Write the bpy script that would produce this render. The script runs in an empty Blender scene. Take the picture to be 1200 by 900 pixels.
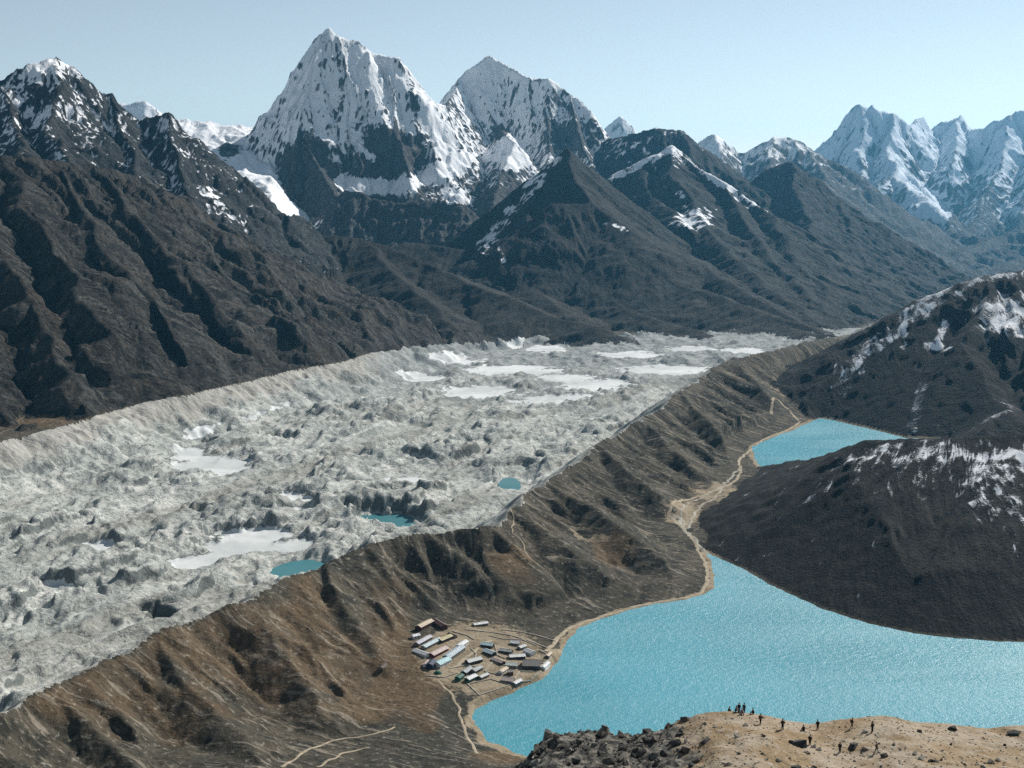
import bpy, bmesh, math, random
import numpy as np
from mathutils import Vector, Matrix

sc = bpy.context.scene
R = math.radians
f32 = np.float32

# ------------------------------------------------------------------ camera, sky, sun, exposure
CAM_Z = 600.0            # metres above the lake
PITCH = 9.0
F = 1500.0               # focal length in pixels of a 1200 px wide picture
cam = bpy.data.cameras.new("camera")
cam.sensor_width = 36.0
cam.lens = 36.0 * F / 1200.0
cam.clip_start = 1.0
cam.clip_end = 120000.0
camo = bpy.data.objects.new("camera", cam)
sc.collection.objects.link(camo)
camo.location = (0, 0, CAM_Z)
camo.rotation_euler = (R(90 - PITCH), 0, 0)
sc.camera = camo

SUN_AZ, SUN_EL = 41.0, 34.0          # degrees right of the view axis, above the horizon
world = bpy.data.worlds.new("World")
sc.world = world
world.use_nodes = True
wn = world.node_tree.nodes
wl = world.node_tree.links
wn.clear()
sky = wn.new("ShaderNodeTexSky")
sky.sky_type = 'NISHITA'
sky.sun_disc = False
sky.sun_elevation = R(SUN_EL)
sky.sun_rotation = R(SUN_AZ)
sky.altitude = 3500
sky.air_density = 1.0
sky.dust_density = 1.2
sky.ozone_density = 1.0
bg = wn.new("ShaderNodeBackground")
bg.inputs[1].default_value = 0.082
wo = wn.new("ShaderNodeOutputWorld")
hs = wn.new('ShaderNodeHueSaturation')
hs.inputs['Hue'].default_value = 0.481
hs.inputs['Saturation'].default_value = 0.58
wl.new(sky.outputs[0], hs.inputs['Color'])
wl.new(hs.outputs[0], bg.inputs[0])
wl.new(bg.outputs[0], wo.inputs[0])

sun = bpy.data.lights.new("sun", 'SUN')
sun.energy = 5.0
sun.angle = R(0.53)
sun.color = (1.0, 0.96, 0.90)
suno = bpy.data.objects.new("sun", sun)
sc.collection.objects.link(suno)
sd = Vector((math.sin(R(SUN_AZ)) * math.cos(R(SUN_EL)), math.cos(R(SUN_AZ)) * math.cos(R(SUN_EL)), math.sin(R(SUN_EL))))
suno.rotation_euler = (-sd).to_track_quat('-Z', 'Y').to_euler()
suno.location = (0, 0, 3000)

vs = sc.view_settings
vs.view_transform = 'Standard'
vs.look = 'None'
vs.exposure = 0.25
vs.gamma = 1.0
vs.use_curve_mapping = False
sc.cycles.use_denoising = False
sc.cycles.max_bounces = 5
sc.cycles.diffuse_bounces = 2
sc.cycles.volume_bounces = 1
sc.cycles.transparent_max_bounces = 6
sc.cycles.sample_clamp_indirect = 4.0

# ------------------------------------------------------------------ survey helpers (photo bearing -> place)
cp, sp = math.cos(R(PITCH)), math.sin(R(PITCH))


def ray(px, py):
    dx = (px - 600.0) / F
    u = (450.0 - py) / F
    return dx, cp + u * sp, -sp + u * cp


def P(px, py, Y):
    """the point at forward distance Y"""
    dx, dy, dz = ray(px, py)
    k = Y / dy
    return (dx * k, Y, CAM_Z + dz * k)


def G(px, py, z):
    """the point at height z"""
    dx, dy, dz = ray(px, py)
    k = (z - CAM_Z) / dz
    return (dx * k, dy * k, z)


def bearing(x, y, z):
    """inverse of ray: where a place lies in the picture"""
    dz = z - CAM_Z
    fw = y * cp - dz * sp
    up = y * sp + dz * cp
    return 600.0 + F * x / fw, 450.0 - F * up / fw


# ------------------------------------------------------------------ noise
_rng = np.random.RandomState(7)
_perm = np.concatenate([_rng.permutation(256)] * 2).astype(np.int32)
_ang = _rng.rand(256) * 2 * np.pi
_gx = np.cos(_ang).astype(f32)
_gy = np.sin(_ang).astype(f32)


def noise(x, y, seed=0):
    x = np.asarray(x, f32)
    y = np.asarray(y, f32)
    xf = np.floor(x)
    yf = np.floor(y)
    xi = xf.astype(np.int32) + seed * 37
    yi = yf.astype(np.int32) + seed * 59
    u = x - xf
    v = y - yf
    x0 = xi & 255
    x1 = (xi + 1) & 255
    y0 = yi & 255
    y1 = (yi + 1) & 255
    a0 = _perm[x0]
    a1 = _perm[x1]
    h00 = _perm[a0 + y0]
    h10 = _perm[a1 + y0]
    h01 = _perm[a0 + y1]
    h11 = _perm[a1 + y1]
    u1 = u - 1
    v1 = v - 1
    n00 = _gx[h00] * u + _gy[h00] * v
    n10 = _gx[h10] * u1 + _gy[h10] * v
    n01 = _gx[h01] * u + _gy[h01] * v1
    n11 = _gx[h11] * u1 + _gy[h11] * v1
    su = u * u * u * (u * (u * 6 - 15) + 10)
    sv = v * v * v * (v * (v * 6 - 15) + 10)
    a = n00 + su * (n10 - n00)
    b = n01 + su * (n11 - n01)
    return (a + sv * (b - a)) * 1.5


def fbm(x, y, octv=4, seed=0, gain=0.5):
    s = 0
    a = 1.0
    for o in range(octv):
        s = s + a * noise(x, y, seed + o)
        x = x * 2.03 + 11.3
        y = y * 2.03 + 5.7
        a *= gain
    return s


def ridged(x, y, octv=4, seed=0, gain=0.5):
    """0..1, sharp crests"""
    s = 0
    a = 1.0
    tot = 0
    for o in range(octv):
        n = 1.0 - np.abs(noise(x, y, seed + o)) * 1.35
        s = s + a * n * n
        tot += a
        x = x * 2.03 + 3.1
        y = y * 2.03 + 8.4
        a *= gain
    return s / tot


def sstep(a, b, x):
    t = np.clip((x - a) / (b - a), 0, 1)
    return t * t * (3 - 2 * t)


# ------------------------------------------------------------------ water erosion, many drops at once
def erode(H, n, steps=48, seed=1, batches=4, ero=0.3, dep=0.25, capf=4.0, mincap=0.01, inertia=0.08, mask=None):
    rs = np.random.RandomState(seed)
    ny, nx = H.shape
    Hf = H.ravel()
    for b in range(batches):
        m = n // batches
        X = (rs.rand(m) * (nx - 3) + 1).astype(f32)
        Y = (rs.rand(m) * (ny - 3) + 1).astype(f32)
        dx = np.zeros(m, f32)
        dy = np.zeros(m, f32)
        spd = np.ones(m, f32)
        wat = np.ones(m, f32)
        sed = np.zeros(m, f32)
        for s in range(steps):
            ix = X.astype(np.int32)
            iy = Y.astype(np.int32)
            u = X - ix
            v = Y - iy
            i0 = iy * nx + ix
            h00 = Hf[i0]
            h10 = Hf[i0 + 1]
            h01 = Hf[i0 + nx]
            h11 = Hf[i0 + nx + 1]
            gx = (h10 - h00) * (1 - v) + (h11 - h01) * v
            gy = (h01 - h00) * (1 - u) + (h11 - h10) * u
            hh = (h00 * (1 - u) + h10 * u) * (1 - v) + (h01 * (1 - u) + h11 * u) * v
            dx = dx * inertia - gx * (1 - inertia)
            dy = dy * inertia - gy * (1 - inertia)
            l = np.sqrt(dx * dx + dy * dy) + 1e-6
            dx /= l
            dy /= l
            X2 = np.clip(X + dx, 1, nx - 2.01)
            Y2 = np.clip(Y + dy, 1, ny - 2.01)
            jx = X2.astype(np.int32)
            jy = Y2.astype(np.int32)
            u2 = X2 - jx
            v2 = Y2 - jy
            j0 = jy * nx + jx
            h2 = (Hf[j0] * (1 - u2) + Hf[j0 + 1] * u2) * (1 - v2) + (Hf[j0 + nx] * (1 - u2) + Hf[j0 + nx + 1] * u2) * v2
            dh = h2 - hh
            cap = np.maximum(-dh * spd * wat * capf, mincap)
            up = dh > 0
            over = sed > cap
            amt = np.where(up, np.minimum(dh, sed), np.where(over, (sed - cap) * dep, -np.minimum((cap - sed) * ero, np.maximum(-dh, 0) * 0.5)))
            sed = sed - amt
            amt = np.clip(amt, -0.12, 0.12)
            idx = np.concatenate((i0, i0 + 1, i0 + nx, i0 + nx + 1))
            ww = np.concatenate((amt * (1 - u) * (1 - v), amt * u * (1 - v), amt * (1 - u) * v, amt * u * v))
            Hf += np.clip(np.bincount(idx, ww, Hf.size), -0.15, 0.15).astype(f32)
            spd = np.sqrt(np.clip(spd * spd - dh * 0.6, 0.05, 30))
            wat *= 0.975
            X = X2
            Y = Y2
    return Hf.reshape(ny, nx)


# ------------------------------------------------------------------ ridge networks
def to3(pts):
    """(px, py, forward distance, slope) -> xyz + slope"""
    return [P(p[0], p[1], p[2]) + (p[3],) for p in pts]


def to3g(pts):
    """(px, py, height, slope) -> xyz + slope"""
    return [G(p[0], p[1], p[2]) + (p[3],) for p in pts]


class Layer:
    def __init__(self, name, x0, x1, y0, y1, res):
        self.name = name
        self.x0, self.y0, self.res = x0, y0, res
        nx = int((x1 - x0) / res) + 1
        ny = int((y1 - y0) / res) + 1
        xs = (x0 + np.arange(nx) * res).astype(f32)
        ys = (y0 + np.arange(ny) * res).astype(f32)
        self.X, self.Y = np.meshgrid(xs, ys)
        self.H = None
        self.fields = {}

    def ridges(self, lines, warp=40.0, wl=350.0, floor_amp=0.0, knee=900.0, low=0.55, seed=0, endcap=True):
        X, Y = self.X, self.Y
        wx = X + warp * fbm(X / wl, Y / wl, 3, seed + 50)
        wy = Y + warp * fbm(X / wl, Y / wl, 3, seed + 60)
        best = np.full(X.shape, -1e9, f32)
        T = np.zeros(X.shape, f32)
        D = np.zeros(X.shape, f32)
        for li, line in enumerate(lines):
            cum = li * 4321.0
            for a, b in zip(line[:-1], line[1:]):
                ax, ay, az, as_ = a
                bx, by, bz, bs = b
                ex, ey = bx - ax, by - ay
                L2 = ex * ex + ey * ey + 1e-6
                L = math.sqrt(L2)
                t = np.clip(((wx - ax) * ex + (wy - ay) * ey) / L2, 0, 1)
                qx = wx - (ax + t * ex)
                qy = wy - (ay + t * ey)
                d = np.sqrt(qx * qx + qy * qy)
                s = as_ + (bs - as_) * t
                drop = s * knee * (1 - low) * (1 - np.exp(-d / knee)) + s * low * d
                h = az + (bz - az) * t - drop
                m = h > best
                best[m] = h[m]
                side = np.where(ex * qy - ey * qx > 0, 0.0, 777.0)
                tt = cum + t * L + side + 0.35 * (qx * ex + qy * ey) / L
                T[m] = tt[m]
                D[m] = d[m]
                cum += L
        self.H = best
        self.T = T
        self.D = D
        return self

    def flutes(self, lam, amp, d0, octv=3, seed=0, wob=0.35, stretch=6.0):
        t = self.T / lam + wob * fbm(self.X / (lam * 2.5), self.Y / (lam * 2.5), 2, seed + 5)
        g = ridged(t, self.D / (lam * stretch), octv, seed)
        a = amp * np.minimum(1, self.D / d0)
        self.H = self.H + a * (g - 0.55)
        return self

    def rough(self, lam, amp, octv=4, seed=0, kind='fbm', fade=None):
        n = fbm(self.X / lam, self.Y / lam, octv, seed) if kind == 'fbm' else ridged(self.X / lam, self.Y / lam, octv, seed) - 0.5
        if fade is not None:
            n = n * np.minimum(1, 0.25 + self.D / fade)
        self.H = (self.H + amp * n).astype(f32)
        return self

    def erosion(self, n, **k):
        r = self.res
        H = (self.H / r).astype(f32)
        lo = H < -50
        H0 = np.maximum(H, -50)
        self.H = (erode(H0.copy(), n, **k) * r).astype(f32)
        return self

    def slope(self):
        gy, gx = np.gradient(self.H, self.res)
        self.gx, self.gy = gx, gy
        return np.sqrt(gx * gx + gy * gy)

    def curv(self, k=2):
        H = self.H
        r = self.res * k
        c = np.zeros_like(H)
        c[k:-k, k:-k] = (H[2 * k:, k:-k] + H[:-2 * k, k:-k] + H[k:-k, 2 * k:] + H[k:-k, :-2 * k] - 4 * H[k:-k, k:-k]) / (r * r)
        return c

    def sample(self, A, x, y):
        fx = (x - self.x0) / self.res
        fy = (y - self.y0) / self.res
        ny, nx = A.shape
        ix = np.clip(fx.astype(np.int32), 0, nx - 2)
        iy = np.clip(fy.astype(np.int32), 0, ny - 2)
        u = np.clip(fx - ix, 0, 1)
        v = np.clip(fy - iy, 0, 1)
        return (A[iy, ix] * (1 - u) + A[iy, ix + 1] * u) * (1 - v) + (A[iy + 1, ix] * (1 - u) + A[iy + 1, ix + 1] * u) * v

    def inside(self, x, y):
        ny, nx = self.H.shape
        return (x > self.x0) & (y > self.y0) & (x < self.x0 + (nx - 1) * self.res) & (y < self.y0 + (ny - 1) * self.res)


def poly_sd(X, Y, poly):
    """signed distance to a closed polygon, positive outside"""
    d = np.full(X.shape, 1e9, f32)
    ins = np.zeros(X.shape, bool)
    n = len(poly)
    for i in range(n):
        ax, ay = poly[i][:2]
        bx, by = poly[(i + 1) % n][:2]
        ex, ey = bx - ax, by - ay
        t = np.clip(((X - ax) * ex + (Y - ay) * ey) / (ex * ex + ey * ey + 1e-6), 0, 1)
        d = np.minimum(d, np.hypot(X - ax - t * ex, Y - ay - t * ey))
        c = ((ay > Y) != (by > Y))
        xx = ax + (Y - ay) * ex / (ey if abs(ey) > 1e-6 else 1e-6)
        ins ^= c & (X < xx)
    return np.where(ins, -d, d)


def line_sd(X, Y, pts):
    """signed distance to an open line (positive to its right), plus interpolated third value"""
    d = np.full(X.shape, 1e9, f32)
    sgn = np.ones(X.shape, f32)
    val = np.zeros(X.shape, f32)
    tt = np.zeros(X.shape, f32)
    cum = 0
    n = len(pts) - 1
    for i in range(n):
        ax, ay, az = pts[i][:3]
        bx, by, bz = pts[i + 1][:3]
        ex, ey = bx - ax, by - ay
        L2 = ex * ex + ey * ey + 1e-6
        tr = ((X - ax) * ex + (Y - ay) * ey) / L2
        lo = -9.0 if i == 0 else 0.0
        hi = 9.0 if i == n - 1 else 1.0
        t = np.clip(tr, lo, hi)
        qx = X - ax - t * ex
        qy = Y - ay - t * ey
        dd = np.hypot(qx, qy)
        m = dd < d
        d[m] = dd[m]
        sgn[m] = np.where(ex * qy - ey * qx > 0, -1, 1)[m]
        val[m] = (az + (bz - az) * np.clip(t, 0, 1))[m]
        tt[m] = (cum + t * math.sqrt(L2))[m]
        cum += math.sqrt(L2)
    return d * sgn, val, tt


# ------------------------------------------------------------------ the valley: moraine, glacier, lakes
LAKE1 = [G(px, py, 0) for px, py in [(553, 842), (556, 832), (575, 822), (600, 812), (622, 802), (642, 790), (655, 772), (664, 752), (678, 736),
         (700, 727), (730, 717), (765, 708), (800, 703), (826, 696), (838, 688), (836, 672), (832, 655), (826, 646), (842, 654), (870, 666), (900, 684),
         (930, 698), (960, 712), (990, 722), (1020, 731), (1050, 738), (1085, 744), (1120, 748), (1160, 751), (1200, 753), (1260, 752), (1340, 748),
         (1400, 770), (1420, 850), (1380, 905), (1200, 925), (1000, 930), (800, 915), (700, 905), (640, 895), (600, 880), (570, 868)]]
LAKE2 = [G(px, py, -12) for px, py in [(884, 538), (882, 524), (893, 518), (912, 510), (930, 504), (944, 497), (960, 490), (975, 492), (1000, 498),
         (1030, 505), (1062, 513), (1110, 516), (1100, 535), (1050, 550), (1000, 560), (940, 560), (896, 552)]]
LAKE3 = [G(px, py, -20) for px, py in [(938, 453), (946, 446), (962, 441), (980, 436), (992, 436), (986, 444), (972, 451), (956, 456), (944, 458)]]
M_CREST = [G(*p) for p in [(-160, 905, 92), (0, 834, 90), (60, 801, 88), (120, 772, 86), (180, 746, 84), (235, 722, 84), (290, 699, 86), (340, 676, 84), (380, 659, 86), (430, 638, 86),
           (470, 627, 85), (500, 623, 86), (530, 621, 86), (560, 622, 82), (585, 616, 80), (598, 597, 88), (612, 583, 84), (640, 565, 80), (670, 545, 82), (700, 520, 88), (708, 515, 90),
           (730, 503, 84), (752, 490, 84), (775, 478, 86), (795, 458, 96), (800, 455, 96), (815, 447, 86), (835, 432, 92), (858, 419, 100), (880, 416, 96), (905, 410, 90), (935, 402, 80),
           (965, 396, 60), (1000, 391, 20)]]
ML_CREST = [G(*p) for p in [(-200, 560, 54), (0, 517, 52), (60, 503, 46), (110, 488, 50), (160, 474, 42), (230, 460, 48), (300, 444, 40), (350, 432, 42), (400, 424, 36), (440, 413, 34),
            (480, 406, 16), (540, 400, -5), (620, 394, -22), (760, 388, -38), (900, 386, -48)]]

V = Layer('valley', -1900, 2100, 700, 6200, 4.4)
X, Y = V.X, V.Y
wx = X + 9 * fbm(X / 90, Y / 90, 3, 3)
wy = Y + 9 * fbm(X / 90, Y / 90, 3, 4)
dM, zM, tM = line_sd(wx, wy, M_CREST)
dL, zL, tL = line_sd(wx, wy, ML_CREST)
sd1 = poly_sd(X + 2.5 * fbm(X / 22, Y / 22, 2, 9), Y + 2.5 * fbm(X / 22, Y / 22, 2, 8), LAKE1)
sd2 = poly_sd(X + 4 * fbm(X / 30, Y / 30, 2, 9), Y + 4 * fbm(X / 30, Y / 30, 2, 8), LAKE2)
SU, SV = bearing(X, Y, -34.0)
SU2, SV2 = bearing(X, Y, 12.0)

# glacier surface
gw = 40 * fbm(X / 260, Y / 260, 3, 21)
gv = 40 * fbm(X / 260, Y / 260, 3, 22)
# hummocks drawn out along the ice flow (down-valley, to the right of the view axis)
ca, sa = math.cos(R(62)), math.sin(R(62))
al = (X * ca + Y * sa)
ac = (-X * sa + Y * ca)
edge = np.clip(np.minimum((-dM - 30) / 160, (dL - 60) / 200), 0, 1)
rl = ridged((al + gw * 1.6) / 520, (ac + gv * 1.2) / 75, 3, 38)
r0 = ridged((al + gw) / 330, (ac + gv) / 200, 2, 30)
r1 = ridged((al + gw) / 150, (ac + gv) / 85, 3, 36)
r2 = ridged((X + gv * .7) / 60, (Y - gw * .7) / 52, 3, 37)
b1 = np.abs(noise((al + gw) / 210, (ac - gv) / 140, 31))
b2 = np.abs(noise((X - gw * .6) / 30, (Y + gv * .6) / 30, 33))
gate = sstep(-.05, .35, noise(X / 300, Y / 300, 49))
nc = noise((al + gw * 1.3) / 190, (ac + gv * 1.3) / 80, 45) + .35 * noise(X / 40, Y / 40, 46)
nd_ = noise((al - gw) / 95, (ac + gw) / 60, 47) + .3 * noise(X / 25, Y / 25, 48)
gate2 = .35 + 1.0 * sstep(-.4, .4, noise((al + gw) / 420, (ac + gv) / 210, 52))
hum = 11 * r0 + 13 * rl + gate2 * (.25 + .75 * edge) * (9 * r1 + 5.5 * r2 + 5 * b1 + 2 * b2) + 1.2 * noise(X / 9, Y / 9, 35) + 10 * gate * edge * sstep(-.05, .09, nc) + 3.5 * edge * sstep(.10, .22, nd_)
hum = 1.35 * hum - 4
far = sstep(2600, 5200, Y)
glz = -48 + hum * (1 - 0.35 * far) - 12 * far


WOB = 0.40 * noise(X / 60, Y / 60, 41) + 0.30 * noise(X / 22, Y / 22, 42) + .15 * noise(X / 9, Y / 9, 43)
N22 = .5 * noise(X / 22, Y / 22, 5)
N60 = .45 * noise(X / 60, Y / 60, 6)


def blob(u, v, ru, rv, tilt=0.0):
    """soft ellipse in survey coordinates of the glacier plane"""
    du = SU - u
    dv = SV - v - tilt * du
    return 1.0 - np.sqrt((du / ru) ** 2 + (dv / rv) ** 2) + WOB


snowp = np.full(X.shape, -9, f32)
for b in [(248, 545, 50, 13), (222, 530, 20, 6), (285, 636, 52, 13, -.18), (240, 655, 40, 8, -.2), (340, 585, 30, 6), (560, 457, 48, 8), (650, 467, 52, 7, -.05), (700, 449, 46, 8), (600, 431, 62, 7),
          (520, 419, 46, 5), (780, 430, 60, 6), (660, 440, 35, 5), (740, 412, 40, 4), (490, 440, 30, 4), (430, 470, 32, 4, -.2), (320, 482, 55, 5, -.35), (250, 503, 40, 5, -.35), (480, 562, 26, 4),
          (640, 405, 26, 5), (600, 399, 14, 6), (815, 405, 30, 3), (120, 640, 26, 5), (60, 690, 30, 6), (330, 640, 40, 6, -.1), (350, 600, 20, 4), (870, 408, 30, 4)]:
    snowp = np.maximum(snowp, blob(*b))
pond = np.full(X.shape, -9, f32)
PONDS = [(352, 667, 30, 9, -.12, -33), (455, 609, 32, 7, .05, -33), (597, 571, 11, 8, 0, -29)]
for u, v, ru, rv, tl, pz in PONDS:
    b = blob(u, v, ru, rv, tl)
    pond = np.maximum(pond, b)
    k = sstep(-0.75, 0.12, b)
    glz = np.where(k > 0, glz * (1 - k) + (pz - 6) * k, glz)
k = sstep(-0.45, 0.25, snowp)
flat = -36 - 12 * far
glz = glz * (1 - .9 * k) + flat * .9 * k
# ice-cliff pits
for u, v, ru, rv, dz in [(186, 722, 24, 12, -34), (235, 600, 26, 5, -16), (330, 512, 22, 4, -16), (240, 517, 18, 4, -14), (410, 600, 14, 4, -10), (520, 505, 16, 4, -10), (90, 610, 20, 5, -12), (560, 520, 22, 4, -10)]:
    b = blob(u, v, ru, rv)
    glz = glz + dz * sstep(0.05, 0.5, b)

# outer (lake) side ground
ground = 9 + 3.0 * fbm(X / 120, Y / 120, 4, 12) + 1.0 * fbm(X / 22, Y / 22, 3, 13)
near = np.clip(1330 - Y + 0.12 * X, 0, 500)
ground = ground + 0.10 * near + 8 * sstep(0, 200, near) * np.abs(fbm(X / 90, Y / 90, 3, 14))
leftrise = np.clip(-150 - X, 0, 900)
ground = ground + 0.07 * leftrise
farg = sstep(3300, 5200, Y)
ground = ground - 55 * farg + 26 * farg * ridged(X / 260, Y / 260, 4, 88)
# moraine
gul = ridged(tM / 130 + .22 * fbm(X / 200, Y / 200, 2, 15) + dM / 420, np.abs(dM) / 1100, 2, 16)
gul2 = ridged(tM / 46 + .20 * fbm(X / 90, Y / 90, 2, 17) + dM / 150, np.abs(dM) / 500, 3, 18)
crest_n = 6.5 * fbm(tM / 75, tM * 0, 4, 19)
out = zM + crest_n - 0.62 * np.maximum(dM, 0) * (0.62 + 0.38 * np.exp(-np.maximum(dM, 0) / 90)) + np.minimum(1, np.maximum(dM, 0) / 50) * (34 * (gul - .62) + 12 * (gul2 - .55))
inn = zM + crest_n - 0.75 * np.maximum(-dM, 0) + np.minimum(1, np.maximum(-dM, 0) / 40) * (10 * (gul2 - .5))
SPURS = [to3g(l) for l in [
    [(598, 597, 88, .7), (630, 612, 76, .6), (665, 640, 50, .5), (700, 672, 26, .4), (730, 700, 8, .4)],
    [(640, 565, 80, .6), (690, 590, 66, .6), (740, 625, 44, .5), (790, 665, 18, .4)],
    [(700, 520, 88, .7), (735, 550, 68, .6), (775, 580, 36, .5), (800, 600, 14, .4)],
    [(795, 458, 96, .7), (825, 487, 70, .6), (860, 520, 32, .5)],
    [(752, 490, 84, .7), (785, 522, 60, .6), (820, 552, 26, .5)],
    [(858, 419, 100, .7), (885, 445, 64, .6), (905, 470, 28, .5)],
    [(500, 623, 86, .7), (545, 652, 62, .6), (590, 690, 34, .5), (620, 706, 22, .5)],
    [(600, 690, 30, .6), (625, 692, 34, .7), (650, 700, 28, .6), (668, 715, 12, .5)],
    [(430, 638, 86, .7), (462, 680, 58, .6), (485, 712, 30, .5)],
    [(380, 659, 86, .7), (400, 700, 62, .6), (430, 745, 34, .5), (445, 770, 24, .4)],
    [(290, 699, 86, .7), (320, 750, 58, .6), (360, 800, 36, .5), (385, 830, 28, .4)],
    [(180, 746, 84, .7), (220, 800, 60, .6), (270, 850, 42, .5), (300, 885, 34, .4)],
    [(60, 801, 88, .7), (110, 850, 62, .6), (160, 900, 46, .5), (200, 940, 40, .4)],
    [(620, 650, 52, .6), (690, 655, 46, .6), (720, 680, 24, .5)]]]
V.ridges(SPURS, warp=6, wl=80, knee=120, low=.75, seed=3)
spur = V.H + np.minimum(1, V.D / 20) * 9 * (ridged(V.T / 34 + .2 * fbm(X / 60, Y / 60, 2, 2), V.D / 260, 3, 6) - .5) + 1.2 * fbm(X / 26, Y / 26, 3, 7)
rightside = np.maximum(np.maximum(out, np.where(dM > 0, spur, -99)), ground)
# soft toe
gl_in = glz
dLn = np.maximum(dL + 34 * fbm(X / 170, Y / 170, 3, 24) * np.minimum(1, np.maximum(dL, 0) / 40), 0)
leftslope = zL + (5 + 9 * sstep(4000, 4700, Y)) * fbm(tL / 70, tL * 0, 3, 23) - 0.55 * dLn + .00045 * dLn * dLn * (dLn < 300) + np.minimum(1, dLn / 25) * (13 * (ridged(tL / 48 + .5 * fbm(X / 90, Y / 90, 2, 25), dLn / 260, 4, 26) - .55) + 5 * fbm(X / 25, Y / 25, 3, 29))
leftslope = np.where(dLn > 300, -999, leftslope)
trough = zL - 0.30 * np.maximum(-dL, 0) + 2.0 * fbm(X / 40, Y / 40, 3, 27)
trough = -60 * sstep(4300, 4900, Y) + np.maximum(trough, zL - 18 + 0.10 * np.maximum(-dL - 70, 0) + 2 * fbm(X / 50, Y / 50, 3, 28))
leftside = np.where(dL > 0, np.maximum(leftslope, gl_in), trough)
inside = np.maximum(np.maximum(inn, gl_in), np.where(dL > 0, leftslope, -999))
H = np.where(dM > 0, rightside, np.where(dL > 0, inside, leftside))
# shores
lakeh = np.where(sd1 > 0, 0.4 + 0.10 * sd1 + 0.0016 * sd1 ** 2, 0.30 * sd1)
H = np.where(sd1 < 70, np.minimum(H, np.maximum(lakeh, -14)), H)
lakeh2 = np.where(sd2 > 0, -11.6 + 0.08 * sd2 + 0.002 * sd2 ** 2, -12 + 0.3 * sd2)
H = np.where(sd2 < 70, np.minimum(H, np.maximum(lakeh2, -24)), H)
H = np.where(sd2 > 70, H, H)
sd3 = poly_sd(X + 4 * fbm(X / 30, Y / 30, 2, 9), Y, LAKE3)
k3 = sstep(70, 4, sd3)
H = H * (1 - k3) + k3 * np.where(sd3 > 0, -19.6 + .05 * sd3, np.maximum(-19.8 + .3 * sd3, -30))
# village terrace
vt = sstep(-.25, .2, 1 - np.sqrt(((SU2 - 566) / 96) ** 2 + ((SV2 - 768) / 54) ** 2))
terr = 5 + np.clip(sd1, 0, 300) * 0.075
H = np.where(sd1 > 4, H * (1 - vt) + np.minimum(terr, np.maximum(H, terr)) * vt, H)
V.H = H.astype(f32)
V.H = np.where((dM < -25) & (dL > 5), V.H, V.H)
V.T = tM
V.D = np.abs(dM)
V.fields = {}
ice = ((dM < 3) & (dL > -4)).astype(f32)
V.ice = ice
V.snow = np.where((ice > 0) & (H < -16), np.clip(.5 + snowp * 1.6, 0, 1), 0).astype(f32)
V.flowT = np.where(dL < 120, np.where(dL > -100, tL, X), np.where((dM > 0) & (spur > out), V.T, tM)).astype(f32)
V.flowD = np.where(dL < 120, np.abs(dL), np.abs(dM)).astype(f32)
# how pale and sandy: shores, village ground, inner moraine wall
sand = np.maximum(sstep(13, 2, sd1 + 9 * noise(X / 34, Y / 34, 61)) * (1 - .75 * sstep(836, 850, SU2)), sstep(16, 3, sd2)) + 0.85 * sstep(-.1, .5, 1 - np.sqrt(((SU2 - 566) / 92) ** 2 + ((SV2 - 770) / 50) ** 2))
for u, v, ru, rv in [(805, 600, 26, 20), (840, 575, 36, 12), (920, 462, 20, 8), (690, 646, 26, 5), (900, 520, 20, 8)]:
    sand = np.maximum(sand, .75 * sstep(-.2, .6, 1 - np.hypot((SU2 - u) / ru, (SV2 - v) / rv) + N22))
V.sand = np.clip(sand, 0, 1).astype(f32)
rust = np.zeros(X.shape, f32)
for u, v, ru, rv, a in [(475, 795, 60, 60, 1), (430, 830, 60, 25, .9), (600, 690, 30, 14, .9), (720, 655, 30, 16, .9), (825, 590, 30, 20, .5), (250, 800, 150, 70, .75), (370, 790, 90, 70, .8), (100, 860, 200, 60, .7), (450, 740, 50, 40, .6),
                        (580, 880, 40, 16, 1), (780, 560, 70, 30, .35), (60, 500, 90, 14, .9), (0, 500, 60, 20, .9), (700, 600, 80, 40, .2)]:
    rust = np.maximum(rust, a * sstep(-.3, .6, 1 - np.hypot((SU2 - u) / ru, (SV2 - v) / rv) + N60))
V.rust = np.where(ice > 0, sstep(3300, 4700, Y + 500 * fbm(X / 400, Y / 400, 3, 90)), rust).astype(f32)
V.inner = (sstep(110, 15, np.abs(dL) + 45 * fbm(X / 80, Y / 80, 3, 71)) * (dL > -6)).astype(f32) + (sstep(-40, -4, dM) * (dM < 4)).astype(f32) * .9
V.inner = np.clip(V.inner, 0, 1) * (1 - .85 * sstep(3900, 4500, Y))
V.wet = np.clip(V.sand * 0, 0, 1)

# ------------------------------------------------------------------ hills and mountains
LAYERS = []


def mountain(name, lines, bounds, res, warp=40, wl=350, knee=900, low=.55, flutes=(), rough=(), ero=0, seed=0, snow=None, steps=44, erk={}):
    L = Layer(name, *bounds, res)
    L.ridges(lines, warp=warp, wl=wl, knee=knee, low=low, seed=seed)
    for fl in flutes:
        L.flutes(*fl[:3], seed=seed + int(fl[0]) % 17, octv=3)
    for r_ in rough:
        L.rough(r_[0], r_[1], 4, seed + int(r_[0]) % 13, r_[2] if len(r_) > 2 else 'fbm', r_[3] if len(r_) > 3 else None)
    if ero:
        L.erosion(ero, steps=steps, seed=seed + 1, **erk)
    L.slopev = L.slope()
    L.curvv = L.curv(2)
    L.snow = snow(L).astype(f32) if snow else np.zeros_like(L.H)
    LAYERS.append(L)
    return L


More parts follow.
